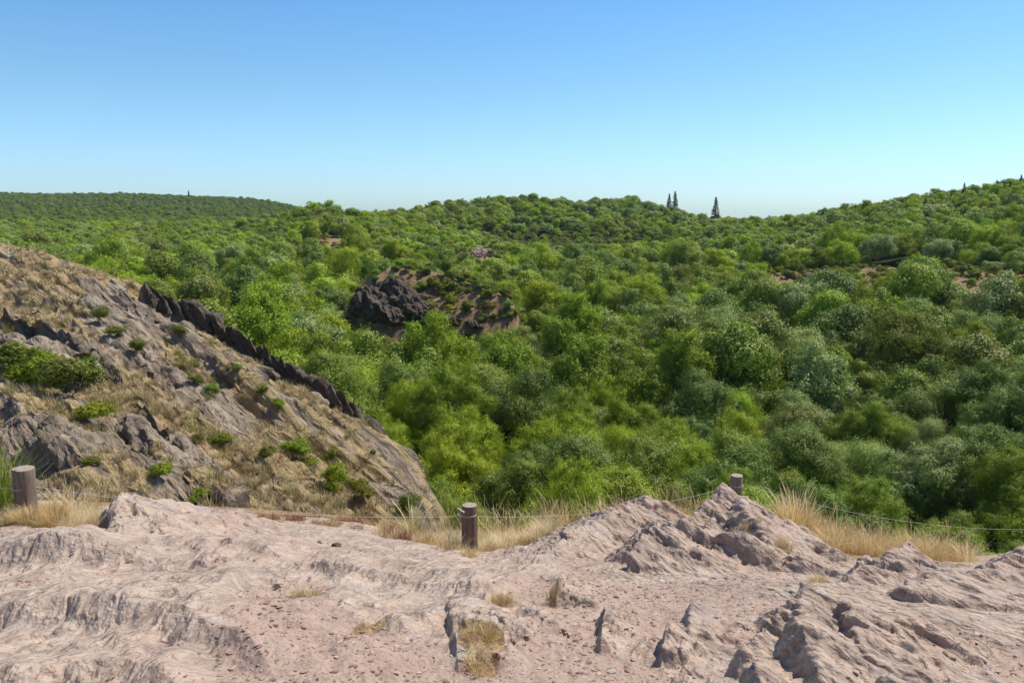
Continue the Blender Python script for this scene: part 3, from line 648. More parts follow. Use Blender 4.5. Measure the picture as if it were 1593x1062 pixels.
# ------------------------------------------------------------------ trees
TINTS = {'bright green': (.325, .415, .036), 'mid green': (.25, .32, .038), 'dark green': (.18, .25, .045), 'grey-green': (.33, .40, .14), 'yellow-green': (.345, .41, .035), 'olive green': (.245, .27, .055)}
def hillside_blocks(x, y):
    """true where the ground belongs to the near rocky hillside or platform"""
    u = x / y; yc = np.interp(u, CU, CYY); return (u < .0) & (y < yc + 3.5)
cand = []
trng = np.random.default_rng(11)
Yr = 15.5
while Yr < 1250:
    sp = (3.4 if Yr < 36 else 5.1 if Yr < 120 else 5.4 if Yr < 330 else 8.0 if Yr < 600 else 11)
    n = int(1.66 * Yr / sp) + 1; us = -.80 + 1.62 * (np.arange(n) + trng.uniform(-.35, .35, n) + .5 * (int(Yr / sp) % 2)) / n
    ys = Yr + trng.uniform(-.38, .38, n) * sp; cand.append(np.stack([us * ys, ys, np.full(n, sp)], -1)); Yr += sp * .86
cand = np.concatenate(cand); cx, cyy_, csp = cand.T
cz = valley_z(cx, cyy_); bmask = bare_mask(cx, cyy_)
CLEAR = [(*at(a, b, c), r) for a, b, c, r in [(575, 500, 97, 6), (620, 500, 95, 8), (680, 505, 94, 8), (740, 508, 92, 7), (790, 505, 90, 5), (570, 520, 88, 5), (640, 525, 86, 7), (720, 525, 85, 7), (745, 400, 192, 9), (745, 408, 178, 7),
    (1245, 440, 149, 10), (1310, 440, 147, 8), (1400, 450, 140, 11), (1480, 465, 127, 9), (1560, 478, 118, 9), (1245, 450, 136, 7), (1400, 460, 128, 8), (800, 364, 290, 26), (870, 366, 285, 28), (940, 367, 282, 28), (1010, 367, 280, 26), (1070, 366, 275, 20), (860, 372, 250, 16), (530, 368, 200, 12), (530, 378, 188, 9)]]
clr = np.zeros(len(cx))
for x_, y_, z_, r_ in CLEAR: clr = np.maximum(clr, sstep(1.3, .8, np.hypot(cx - x_, cyy_ - y_) / r_))
keep = ~hillside_blocks(cx, cyy_) & (bmask < .35 + .2 * trng.random(len(cx))) & ~((cyy_ < 19) & (cx / cyy_ < .12))
cx, cyy_, csp, cz, clr = cx[keep], cyy_[keep], csp[keep], cz[keep], clr[keep]
base = np.where(cyy_ < 22, .30, np.where(cyy_ < 36, .55, np.where(cyy_ < 60, .88, .98)))
csc = base * trng.choice([.62, .8, .94, 1.1, 1.3], len(cx)) * trng.uniform(.9, 1.12, len(cx)) * np.where(csp > 7, 1.1, 1.0) * np.where(csp > 10, 1.15, 1.0)
csc = np.where(cyy_ > 190, csc * .35 + .65 * base * np.where(csp > 7, 1.2, 1), csc); csc = np.minimum(csc * (1 - .55 * clr), .016 * cyy_ + .18); top = cz + 6.6 * csc
# sight lines: running maximum of slope seen from the viewer
ub = np.clip(((cx / cyy_ + .85) / 1.75 * 170).astype(int), 0, 169); order = np.argsort(cyy_); mx = np.full(170, -9.0); vis = np.zeros(len(cx), bool)
for i in order:
    b = ub[i]; w = max(1, int(2.2 * csc[i] / cyy_[i] / 1.75 * 170)); s = top[i] / cyy_[i]
    lo, hi = max(0, b - w), min(169, b + w)
    vis[i] = s > mx[lo:hi + 1].min() - (2.0 / cyy_[i])
    mx[b] = max(mx[b], (top[i] - 2.2 * csc[i]) / cyy_[i])
pxs, pys = to_px(np.stack([cx, cyy_, cz + 4 * csc], -1))
vis &= ((cyy_ > 26) | (pxs > 660)) & (cx / cyy_ > -.8)
print('trees', vis.sum(), 'of', len(cx))
cx, cyy_, csp, cz, csc, pxs, pys, clr = (a[vis] for a in (cx, cyy_, csp, cz, csc, pxs, pys, clr))
tn = fbm(np.stack([cx * .03, cyy_ * .03, cx * 0], -1), 2); t2 = trng.random(len(cx)) + .35 * tn
kinds = []; tnames = []
for i in range(len(cx)):
    far = cyy_[i] > 330; p = t2[i]; righthill = pxs[i] > 1150 and pys[i] < 640
    if pxs[i] > 1150 and 520 < pys[i] < 800: nm = 'dark green' if p < .42 else 'grey-green' if p < .72 else 'mid green' if p < .93 else 'olive green'
    elif cyy_[i] < 75 and pxs[i] < 1230: nm = 'bright green' if p < .46 else 'mid green' if p < .80 else 'dark green' if p < .95 else 'yellow-green'
    else: nm = 'dark green' if p < .2 else 'mid green' if p < .5 else 'grey-green' if p < .68 else 'bright green' if p < .88 else 'yellow-green' if p < .94 else 'olive green'
    if clr[i] > .5: nm = 'olive green' if p < .45 else 'yellow-green' if p < .7 else 'mid green'
    if cyy_[i] > 450: nm = 'dark green' if p < .6 else 'mid green'
    k = {'dark green': ('oak', 'chestnut'), 'grey-green': ('chestnut', 'willow'), 'mid green': ('oak', 'ash'), 'bright green': ('oak', 'ash', 'willow'), 'yellow-green': ('ash', 'willow'), 'olive green': ('ash', 'oak')}[nm]
    kinds.append(k[trng.integers(len(k))]); tnames.append(nm)
def vis_size(i): return csc[i] * 3.4 / cyy_[i] * FPX * 2
inframe = (pxs > -30) & (pxs < 1625) & (pys < 1000)
rank = [i for i in np.argsort(-csc / cyy_) if inframe[i]][:292]; near = set(int(i) for i in rank)
def region(px, py):
    if px < 230 and py > 380: return 'behind the upper hillside crest'
    if px < 420: return 'behind the rocky hillside crest' if py > 380 else 'on the far left slope'
    if py < 430 and px < 800: return 'uphill of the dark outcrop'
    if py < 520 and px < 820: return 'around the dark outcrop'
    if px < 700: return 'beyond the rock teeth' if py < 690 else 'at the hillside foot'
    if px < 1020: return 'behind the middle post' if py > 640 else 'between middle post and outcrop'
    if px < 1250: return 'behind the far post' if py > 640 else 'uphill of the far post'
    return 'low on the right slope' if py > 690 else 'halfway up the right slope' if py > 540 else 'near the right-hand clearings'
ORD = ['first', 'second', 'third', 'fourth', 'fifth', 'sixth', 'seventh', 'eighth', 'ninth', 'tenth', 'eleventh', 'twelfth', 'thirteenth', 'fourteenth', 'fifteenth', 'sixteenth', 'seventeenth', 'eighteenth', 'nineteenth', 'twentieth', 'twenty-first', 'twenty-second', 'twenty-third', 'twenty-fourth', 'twenty-fifth', 'twenty-sixth', 'twenty-seventh', 'twenty-eighth', 'twenty-ninth', 'thirtieth']
cells = {}
for i in near: cells.setdefault((tnames[i], region(pxs[i], pys[i])), []).append(i)
def tint_of(i):
    c = np.array(TINTS[tnames[i]]) * (1 + .16 * (trng.random() - .5)) * (1 + .1 * (trng.random(3) - .5))
    if cyy_[i] > 120: c = c * (1.12 if cyy_[i] < 450 else .9)
    return [float(v) for v in c]
def place(kind, lod, loc, scale, tint, label, cat, group, name, parts=('crown', 'trunk'), var=None, sz=1.0):
    L = KN[(kind, lod)]; me, tr = L[(var if var is not None else trng.integers(len(L))) % len(L)]
    root = bpy.data.objects.new(name, None); C.objects.link(root); root.location = [float(v) for v in loc]
    root.rotation_euler = (0, 0, float(trng.uniform(0, 6.28))); root.scale = (scale, scale, scale * sz); root.empty_display_size = .3
    tag(root, label, cat, group)
    a = bpy.data.objects.new(parts[0], me); b = bpy.data.objects.new(parts[1], tr)
    for o in (a, b): C.objects.link(o); o.parent = root
    a['tint'] = tint; return root
for (nm, reg), L in cells.items():
    L.sort(key=lambda i: pxs[i])
    for k, i in enumerate(L):
        lab = f'the one {nm} tree {reg}' if len(L) == 1 else f'{ORD[min(k, 29)]} {nm} tree from the left {reg}'
        place(kinds[i], 'N' if cyy_[i] < 62 else 'M', (cx[i], cyy_[i], cz[i]), float(csc[i]), tint_of(i), lab, 'tree', 'broadleaf trees in the valley', 'broadleaf_tree', sz=float(trng.uniform(.85, 1.22)))
print('near trees', len(near), 'min px', min(vis_size(i) for i in near), time.time() - T0)

# masses nobody could count: points instanced with leaf-built crowns
def scatter(name, pts, scales, tints, variants, meshes, label, cat):
    src = bpy.data.collections.new(name + '_source')
    for j, m in enumerate(meshes):
        o = bpy.data.objects.new('%s_%02d' % (name, j), m); src.objects.link(o)
    n = len(pts); me = bpy.data.meshes.new(name); me.vertices.add(n); me.vertices.foreach_set('co', np.asarray(pts, np.float32).ravel())
    a = me.attributes.new('tint', 'FLOAT_VECTOR', 'POINT'); a.data.foreach_set('vector', np.asarray(tints, np.float32).ravel())
    a = me.attributes.new('size', 'FLOAT_VECTOR', 'POINT'); a.data.foreach_set('vector', np.asarray(scales, np.float32).ravel())
    a = me.attributes.new('which', 'INT', 'POINT'); a.data.foreach_set('value', np.asarray(variants, np.int32))
    rot = np.zeros((n, 3), np.float32); rot[:, 2] = trng.uniform(0, 6.28, n)
    a = me.attributes.new('turn', 'FLOAT_VECTOR', 'POINT'); a.data.foreach_set('vector', rot.ravel())
    ng = bpy.data.node_groups.new(name, 'GeometryNodeTree')
    ng.interface.new_socket('Geometry', in_out='INPUT', socket_type='NodeSocketGeometry'); ng.interface.new_socket('Geometry', in_out='OUTPUT', socket_type='NodeSocketGeometry')
    N_ = ng.nodes; L_ = ng.links; gi = N_.new('NodeGroupInput'); go = N_.new('NodeGroupOutput')
    ci = N_.new('GeometryNodeCollectionInfo'); ci.inputs['Collection'].default_value = src; ci.inputs['Separate Children'].default_value = True; ci.inputs['Reset Children'].default_value = True
    ip = N_.new('GeometryNodeInstanceOnPoints'); ip.inputs['Pick Instance'].default_value = True
    def nattr(nm, t):
        x = N_.new('GeometryNodeInputNamedAttribute'); x.data_type = t; x.inputs[0].default_value = nm; return x.outputs[0]
    L_.new(gi.outputs[0], ip.inputs['Points']); L_.new(ci.outputs[0], ip.inputs['Instance']); L_.new(nattr('which', 'INT'), ip.inputs['Instance Index'])
    L_.new(nattr('turn', 'FLOAT_VECTOR'), ip.inputs['Rotation']); L_.new(nattr('size', 'FLOAT_VECTOR'), ip.inputs['Scale']); L_.new(ip.outputs[0], go.inputs[0])
    o = link(name, me); md = o.modifiers.new('scatter', 'NODES'); md.node_group = ng
    return tag(o, label, cat, kind='stuff')
rest = [i for i in range(len(cx)) if i not in near]
fm = []; fidx = {}
for (k, lod), L in KN.items():
    if lod in ('M', 'L') and k in ('oak', 'ash', 'willow', 'chestnut'):
        for j, (me, tr) in enumerate(L): fidx[(k, lod, j)] = len(fm); fm.append(me)
fp, fs, ft, fv = [], [], [], []
for i in rest:
    s = csc[i]; lod = 'M' if cyy_[i] < 190 else 'L'
    fp.append((cx[i], cyy_[i], cz[i])); fs.append((s, s, s * (trng.uniform(.8, 1.2) if cyy_[i] < 190 else trng.uniform(.82, .98)))); ft.append(tint_of(i)); fv.append(fidx[(kinds[i], lod, int(trng.integers(3)))])
scatter('forest', fp, fs, ft, fv, fm, 'continuous green woodland covering the far slopes and ridges', 'forest')
# undergrowth between and in front of trees, on clearings
n = 5200; uu = trng.uniform(-.8, .82, n); yy = np.exp(trng.uniform(math.log(16), math.log(300), n)); xx = uu * yy; zz = valley_z(xx, yy); bb = bare_mask(xx, yy)
k = ~hillside_blocks(xx, yy) & ((bb > .3) | ((yy < 120) & (trng.random(n) < np.where(yy < 24, .8, .22)))) & ((bb < .85) | (trng.random(n) < .5)) ; xx, yy, zz, bb = xx[k], yy[k], zz[k], bb[k]; n = len(xx)
sc = trng.uniform(.6, 1.5, n) * np.where(yy > 60, 1.25, 1.0); tt = np.array([TINTS[['mid green', 'yellow-green', 'olive green', 'dark green', 'olive green'][j]] for j in trng.integers(0, 5, n)]) * trng.uniform(.7, 1.1, (n, 1))
scatter('undergrowth', np.stack([xx, yy, zz], -1), np.stack([sc, sc, sc * trng.uniform(.6, 1.1, n)], -1), tt, trng.integers(0, 3, n), [m for m, _ in KN[('bush', 'M')]], 'low mixed shrubs filling gaps and dry clearings between the trees', 'undergrowth')

bx, by, bs, bt = [], [], [], []
for x_, y_, z_, r_ in BW:
    for _ in range(int((7 if y_ < 120 else 4) * r_ + (.6 if y_ < 120 else .25) * r_ * r_)):
        a_, q_ = trng.uniform(0, 6.28), r_ * math.sqrt(trng.random()) * 1.1; bx.append(x_ + q_ * math.cos(a_)); by.append(y_ + q_ * math.sin(a_) * 1.3); bs.append(trng.choice([.3, .4, .55, .8, 1.2]) * trng.uniform(.8, 1.2) * (1 if y_ < 160 else 1.3)); c_ = TINTS[['olive green', 'mid green', 'yellow-green', 'olive green'][trng.integers(4)]]; bt.append([v * trng.uniform(.6, 1.0) for v in c_])
bx, by, bs = map(np.array, (bx, by, bs))
scatter('clearing_scrub', np.stack([bx, by, valley_z(bx, by)], -1), np.stack([bs, bs, bs * .7], -1), bt, trng.integers(0, 3, len(bx)), [m for m, _ in KN[('bush', 'M')]], 'scattered low scrub on the dry tan clearings', 'scrub')
# lone conifers on the skyline
for px, pb, pt, Y_, lab in [(1041, 314, 301, 420, 'left'), (1050, 314, 297, 425, 'right'), (1113, 332, 306, 400, 'lone'), (294, 308, 296, 1040, 'far')]:
    b = at(px, pb, Y_) - np.array([0, 0, 6.0]); t = at(px, pt, Y_); s = (t[2] - b[2]) / 12
    lb = {'left': 'dark spruce, left one of a close pair on the central skyline', 'right': 'dark taller spruce, right one of a close pair on the central skyline',
          'lone': 'lone pointed spruce standing clear of the skyline in the saddle', 'far': 'tiny dark conifer breaking the farthest blue skyline'}[lab]
    place('conifer', 'M', b, float(s * 1.03), [.03, .062, .035], lb, 'conifer', None, 'spruce_tree')
for j, (px, pb, h) in enumerate([(1588, 285, 22), (1572, 284, 14), (1550, 290, 20), (1512, 292, 12), (1500, 292, 18), (1480, 296, 10), (1440, 302, 8)]):
    b = at(px, pb, 245); s = .6 * h / FPX * 245 / 12
    place('conifer', 'M', b - np.array([0, 0, 3]), float(s * 2.2), [.045, .095, .035], f'dark small pine on the crest of the right-hand hill, {ORD[j]} from the right edge', 'conifer', 'pines on the right-hand crest', 'pine_tree')

# ------------------------------------------------------------------ dark crags of the valley outcrops
def crag(name, pieces, label, seed, mat=M_CRAG, sunk=False):
    """one outcrop: a craggy mesh grown from a sphere, cut into facets"""
    import bmesh
    parts = []
    for k, (px, py, Y_, w, h, dpt) in enumerate(pieces):
        bm = bmesh.new(); bmesh.ops.create_icosphere(bm, subdivisions=5, radius=1)
        V = np.array([v.co[:] for v in bm.verts]); F = np.array([[v.index for v in f.verts] for f in bm.faces]); bm.free()
        q_ = V * 1.4 + seed + k * 5; d = 1 + .35 * ridged(q_ * (1.6, 1.6, .6), 3) + .25 * fbm(q_, 3)
        V = V * d[:, None]; V[:, 0] += .35 * (V[:, 2]) * -1
        V = V * np.array([w, dpt, h]) + (c0 := at(px, py, Y_)); parts.append((V, F))
        if sunk: V[:, 2] += float(valley_z(c0[0], c0[1])) + .3 * h - c0[2]
    c = parts[0][0].mean(0); o = link(name, None, loc=c)
    for V, F in parts: link('boulder', mesh_np('boulder', V - c, F, [mat], False), o)
    return tag(o, label, 'rock outcrop')
crag('rock_outcrop', [(578, 475, 104, 1.66, 2.24, 2), (592, 483, 103, 1.76, 1.92, 2), (566, 479, 106, 1.45, 1.62, 2), (604, 459, 108, 1.55, 1.62, 2), (622, 463, 107, 1.55, 2.43, 2), (634, 477, 104, 1.76, 2.24, 2), (648, 487, 103, 1.55, 1.22, 2), (662, 477, 104, 1.35, 0.70, 1.6), (612, 491, 102, 1.35, 1.22, 2), (688, 442, 114, 0.83, 0.47, 1.2), (702, 496, 100, 0.93, 0.55, 1.2), (738, 504, 98, 0.93, 0.47, 1.2), (650, 463, 106, 1.66, 0.55, 1.5)], 'dark craggy rock face rising from the trees in the mid valley', 3.0)
crag('rock_outcrop', [(752, 388, 206, 2.6, 1.3, 2.5), (738, 392, 204, 1.7, .9, 2), (766, 391, 205, 1.9, .9, 2), (745, 400, 199, 1.4, .7, 1.5)], 'pale pinkish rock patch among trees uphill from the dark outcrop', 9.0, mat_crag('pale_crag', (.18, .12, .10), (.50, .36, .30)), True)
M_BROWN = mat_crag('brown_crag', (.10, .06, .045), (.34, .21, .14))
crag('rock_outcrop', [(1235, 428, 161, 0.96, 0.64, 1.5), (1260, 432, 160, 1.08, 0.56, 1.5), (1285, 426, 161, 0.84, 0.64, 1.5)], 'brown rocks in the upper dry clearing of the right-hand hill', 14.0, M_BROWN, True)
crag('rock_outcrop', [(1405, 440, 154, 1.08, 0.64, 1.5), (1430, 446, 152, 1.20, 0.56, 1.5), (1385, 450, 152, 0.72, 0.48, 1.5)], 'brown rocks in the lower dry clearing of the right-hand hill', 18.0, M_BROWN, True)
crag('rock_outcrop', [(985, 412, 168, 0.96, 0.56, 1.5)], 'small brown rocky bank among trees in the upper mid valley', 22.0, M_BROWN, True)

# ------------------------------------------------------------------ bushes (things) on the hillside and below the platform edge
HB_ = [(130, 600, 60, 'mid green', 'thick bush joining the broad and the dense bush'), (190, 520, 34, 'olive green', 'grassy broom on the upper slope left of the rock teeth'), (225, 545, 30, 'olive green', 'grassy broom on the mid slope left of the rock teeth'), (165, 498, 28, 'olive green', 'highest grassy broom on the slope'), (300, 590, 24, 'olive green', 'grassy broom under the middle of the slope'), (335, 610, 26, 'mid green', 'grassy broom right of its olive twin'),
    (62, 600, 62, 'bright green', 'round bush at the left end of the shrub band'), (62, 568, 36, 'mid green', 'upright bush above the shrub band'), (105, 612, 80, 'olive green', 'broad bush in the middle of the shrub band'),
    (150, 655, 60, 'bright green', 'dense bush at the lower end of the shrub band'), (20, 575, 60, 'olive green', 'straggly bush below the dark crag'), (155, 640, 30, 'mid green', 'small bush leaning on the shrub band'),
    (432, 636, 22, 'bright green', 'small round bush in the middle of the slope'), (460, 706, 44, 'bright green', 'largest broom bush low on the slope'), (488, 725, 32, 'bright green', 'broom bush just below the largest one'),
    (514, 708, 20, 'mid green', 'small bush beside the low broom pair'), (330, 682, 22, 'mid green', 'dark little bush beside a twin'), (352, 692, 34, 'mid green', 'loose bush right of its dark twin'), (313, 680, 18, 'olive green', 'tiny bush left of the dark twins'),
    (290, 665, 16, 'bright green', 'tiny bright bush upslope of the twins'), (520, 765, 46, 'bright green', 'broad bush near the foot of the slope'), (550, 776, 40, 'mid green', 'spreading bush at the foot of the slope'),
    (310, 775, 30, 'bright green', 'bright bush in a rock cleft above the cord'), (252, 745, 36, 'yellow-green', 'yellowish bush left of the rock cleft'), (150, 722, 30, 'olive green', 'small bush beside the pale flat boulder'),
    (640, 795, 38, 'olive green', 'dull bush at the gully foot'), (405, 610, 16, 'mid green', 'tiny bush high on the slope'), (372, 575, 20, 'olive green', 'tuft-like bush under the rock teeth'), (275, 520, 24, 'olive green', 'small bush under the first rock teeth'),
    (5, 790, 50, 'yellow-green', 'broom bush behind the left post'), (545, 680, 10, 'mid green', 'tiny bush near the crest end'), (690, 765, 14, 'mid green', 'tiny bush at the tip of the slope'), (415, 700, 26, 'olive green', 'dry bush left of the largest broom'),
    (575, 700, 12, 'mid green', 'tiny bush just under the crest end')]
for px, py, w, col, lab in HB_:
    p = hz_hit(px, py)
    if p is None: print('miss', px, py); continue
    s = 1.35 * w / FPX * p[1] / 1.7
    place('bush', 'N', p - np.array([0, 0, .08]), float(s), [float(c * trng.uniform(.62, .8)) for c in TINTS[col]], f'{col} {lab}', 'bush', 'bushes on the rocky hillside', 'bush', ('foliage', 'stem'), sz=float(trng.uniform(.6, 1.0)))
EB = [(1240, 790, 14, 88, 'grey-green', 'feathery'), (1200, 775, 14.5, 50, 'mid green', 'feathery'), (1290, 790, 15, 60, 'grey-green', 'low'), (1395, 810, 14, 80, 'bright green', 'broad'), (1450, 820, 14, 80, 'mid green', 'broad'), (1345, 805, 15, 50, 'mid green', 'low'),
    (1500, 845, 13.5, 70, 'mid green', 'low'), (1560, 838, 14, 80, 'bright green', 'low'), (1420, 860, 13, 60, 'bright green', 'leafy'), (1100, 745, 15, 80, 'bright green', 'leafy'), (1040, 760, 14, 70, 'mid green', 'leafy'), (960, 770, 14.5, 80, 'bright green', 'leafy'),
    (880, 775, 15, 90, 'bright green', 'leafy'), (820, 790, 14, 60, 'mid green', 'low'), (770, 790, 14, 70, 'dark green', 'dense'), (1160, 760, 14, 70, 'bright green', 'leafy'), (700, 800, 13.5, 60, 'dark green', 'dense'), (1600, 870, 12.5, 90, 'mid green', 'low')]
EB.sort()
for j, (px, py, Y_, w, col, ad) in enumerate(EB):
    sm = [e for e in EB if e[4:] == (col, ad)]; nth = 'the only one' if len(sm) == 1 else ORD[sm.index((px, py, Y_, w, col, ad))] + ' such from the left'
    p = at(px, py, Y_); g = float(valley_z(p[0], p[1])); s = w / FPX * Y_ / 1.6; hgt = 1.35 * s
    z = min(p[2] - hgt * .5, p[2]); sz = max(1.0, (p[2] + hgt * .5 - g) / hgt) if g < z else 1.0
    place('bush', 'N', (p[0], p[1], min(z, g) if g < z else z), float(s), [float(c * trng.uniform(.9, 1.15)) for c in TINTS[col]], f'{col} {ad} shrub just below the rock edge, {nth}', 'shrub', 'shrubs below the rock edge', 'shrub', ('foliage', 'stem'), sz=min(sz, 2.2))

# ------------------------------------------------------------------ grass
def tuft(name, seed, n, h, spread, w, lean=.5, seeds=0):
    r = np.random.default_rng(seed); V, F = [], []
    for i in range(n):
        a = r.uniform(0, 6.28); rr = spread * r.random() ** .6; bx, by = rr * math.cos(a), rr * math.sin(a)
        L = h * r.uniform(.5, 1.15); ln = lean * r.uniform(.2, 1.3); da = a + r.normal(0, .7); dx, dy = math.cos(da), math.sin(da); sx, sy = -dy, dx
        o = len(V); K = 4
        for k in range(K + 1):
            t = k / K; z = L * (t - .28 * ln * t * t); d = L * ln * t * t * .8; ww = w * (1 - .85 * t)
            if seeds and i % seeds == 0 and .6 < t: ww = w * 2.2 * (1.25 - t)
            V += [(bx + dx * d - sx * ww, by + dy * d - sy * ww, z), (bx + dx * d + sx * ww, by + dy * d + sy * ww, z)]
        F += [(o + 2 * k, o + 2 * k + 1, o + 2 * k + 3, o + 2 * k + 2) for k in range(K)]
    F = np.array(F); lv = np.repeat(r.random(n), 4)
    return mesh_np(name, V, F, [M_GRASS], False, None, {'leafvar': lv})
G = [tuft('tuft', 1, 90, .20, .12, .0028, .8), tuft('tuft', 2, 80, .26, .10, .0028, 1.0), tuft('tuft', 3, 34, .40, .12, .003, .8, 3), tuft('tuft', 4, 24, .52, .14, .0032, .7, 2), tuft('tuft', 5, 120, .12, .14, .003, 1.1)]
STRAW = (.60, .46, .25); PALE = (.74, .62, .40); GREENISH = (.26, .28, .08); RUST = (.26, .12, .07)
gp, gs, gt, gv = [], [], [], []
grr = random.Random(3)
def grass_zone(poly_n, x0, x1, ytop, ybot, vs, tints, smin=.7, smax_=1.3):
    for _ in range(poly_n):
        px = grr.uniform(x0, x1); t = (px - x0) / (x1 - x0); a = ytop[0] * (1 - t) + ytop[1] * t; b = ybot[0] * (1 - t) + ybot[1] * t
        p = plat_hit(px, grr.uniform(a, b))[0]; z = float(ground_z(p[0], p[1])); s = grr.uniform(smin, smax_)
        gp.append((p[0], p[1], z - .01)); gs.append((s, s, s * grr.uniform(.8, 1.2))); c = grr.choice(tints); m = grr.uniform(.75, 1.2); gt.append([v * m for v in c]); gv.append(grr.choice(vs))
grass_zone(700, -60, 150, (800, 808), (832, 842), [0, 1, 4], [STRAW, PALE, PALE], .3, .6)
grass_zone(50, 40, 90, (822, 822), (836, 838), [1, 0], [STRAW, (.5, .33, .13)], .5, .8)
grass_zone(14, 100, 160, (800, 790), (815, 810), [2], [PALE, STRAW], .5, .9)
grass_zone(170, 590, 700, (812, 835), (836, 856), [0, 4], [STRAW, PALE, RUST], .3, .7)
grass_zone(380, 690, 860, (840, 828), (858, 862), [0, 1, 4], [STRAW, PALE, PALE], .35, .75)
grass_zone(30, 640, 860, (832, 836), (842, 842), [2, 3], [STRAW, PALE, GREENISH], .6, 1.0)
grass_zone(110, 840, 1120, (826, 786), (842, 800), [2, 3], [STRAW, PALE, GREENISH, STRAW], .5, .9)
grass_zone(70, 1060, 1180, (800, 800), (812, 812), [2, 3], [STRAW, (.4, .26, .13), PALE], .55, .9)
grass_zone(110, 1180, 1310, (815, 845), (830, 860), [1, 2, 3], [STRAW, PALE, (.6, .42, .2)], .45, .85)
grass_zone(170, 1280, 1510, (848, 868), (862, 880), [2, 3, 2, 1], [STRAW, PALE, STRAW], .4, .75)
grass_zone(130, 400, 620, (797, 806), (812, 826), [4, 0], [RUST, RUST, STRAW], .25, .5)
grass_zone(26, -40, 18, (812, 812), (826, 826), [3, 2], [(.20, .27, .04), (.26, .30, .06)], .9, 1.3)
grass_zone(22, 1225, 1245, (832, 832), (842, 842), [3, 2], [PALE, STRAW], .8, 1.1)
for px, py, n_, sp_ in [(480, 948, 7, 20), (745, 1005, 9, 22), (745, 1035, 6, 14), (1065, 872, 22, 22), (1160, 874, 22, 20), (1210, 878, 12, 12), (1270, 908, 10, 8), (780, 945, 8, 10), (1050, 842, 12, 14), (735, 862, 26, 16), (708, 852, 12, 12), (860, 935, 5, 8)]:
    grass_zone(n_, px - sp_, px + sp_, (py - 5, py - 5), (py + 5, py + 5), [4, 0], [STRAW, (.42, .30, .13), PALE], .2, .42)
scatter('dry_grass', gp, gs, gt, gv, G, 'straw coloured dry grass along the rock edge and in rock hollows', 'grass')
# grass on the hillside
hn = rng.integers(0, HZ.shape[0] * HZ.shape[1], 42000); hpnt = HZ.reshape(-1, 3)[hn]; hm = (gmask - 1.2 * steep).reshape(-1)[hn] + .3 * rng.normal(size=len(hn)); wgt = rng.random(len(hn)) < np.clip(hpnt[:, 1] / 26, .25, 1) ** 2
sel = (hm > .80) & wgt & (hpnt[:, 0] / hpnt[:, 1] < .05) & (np.interp(hpnt[:, 0] / hpnt[:, 1], CU, CYY) - hpnt[:, 1] > .4); hpnt = hpnt[sel]; n = len(hpnt)
px_, py_ = to_px(hpnt); strip = np.zeros(n, bool)
for a, b, r_ in [((150, 490), (240, 540), 22), ((240, 540), (330, 610), 20), ((330, 610), (350, 625), 14), ((20, 540), (90, 600), 25)]:
    A, B = np.array(a, float), np.array(b, float); t = np.clip((((px_ - A[0]) * (B - A)[0]) + ((py_ - A[1]) * (B - A)[1])) / ((B - A) @ (B - A)), 0, 1)
    strip |= np.hypot(px_ - A[0] - t * (B - A)[0], py_ - A[1] - t * (B - A)[1]) < r_
tt = np.array([(.50, .40, .23), (.58, .49, .31), (.34, .30, .14), (.40, .30, .17)])[rng.integers(0, 4, n)] * rng.uniform(.7, 1.1, (n, 1)); tt[strip] = np.array([.21, .21, .055]) * rng.uniform(.8, 1.3, (strip.sum(), 1))
sc = rng.uniform(.6, 1.3, n) * np.where(strip, 1.1, .85)
G2 = [tuft('slope_tuft', 11, 40, .22, .16, .008, .9), tuft('slope_tuft', 12, 34, .34, .16, .009, .7), tuft('slope_tuft', 13, 46, .16, .20, .009, 1.1)]
scatter('slope_grass', hpnt, np.stack([sc, sc, sc], -1), tt, rng.integers(0, 3, n), G2, 'dry tan and greenish grass growing between the hillside strata', 'grass')
print('grass', n, time.time() - T0)

# ------------------------------------------------------------------ gravel and loose stones
def stone_mesh(name, seed, flat=.45, sub=2):
    import bmesh
    bm = bmesh.new(); bmesh.ops.create_icosphere(bm, subdivisions=sub, radius=1); r = np.random.default_rng(seed)
    V = np.array([v.co[:] for v in bm.verts]); F = np.array([[v.index for v in f.verts] for f in bm.faces]); bm.free()
    for _ in range(7):
        d = unit(1, r)[0]; h = r.uniform(.45, .8); s = V @ d; V = V - np.maximum(s - h, 0)[:, None] * d
    V *= np.array([1, r.uniform(.6, .9), flat * r.uniform(.7, 1.3)]); return V, F
M_STONE = (lambda s: s.finish(s.mix(1.0, s.attr('tint', 'INSTANCER', 'Color'), s.ramp(s.noise(s.coord(), 40, 4, .6), [(.3, .75), (.7, 1.15)]), 'MULTIPLY'), .85))(NT('stone'))
ST = [mesh_np('pebble', *stone_mesh('pebble', k, .4, 1), [M_STONE], False) for k in range(5)]
n = 20000; dm = dirt_flat = None
X0, Y0 = GX[60:, 110:-110], GY[60:, 110:-110]; pr = np.random.default_rng(4)
di = blobs(DIRT, X0[::4, ::4], Y0[::4, ::4]); w_ = (di.ravel() + .06) * (Y0[::4, ::4].ravel() < 7.5) * Y0[::4, ::4].ravel() ** .6
idx = pr.choice(w_.size, n, p=w_ / w_.sum()); sx, sy = X0[::4, ::4].ravel()[idx] + pr.normal(0, .02, n), Y0[::4, ::4].ravel()[idx] + pr.normal(0, .02, n)
sz_ = .0029 * (pr.pareto(2.0, n) + .8); sz_ = np.minimum(sz_, .017); gz = ground_z(sx, sy)
pt = np.array([(.36, .25, .19), (.22, .15, .12), (.46, .35, .27), (.30, .18, .13)])[pr.integers(0, 4, n)]
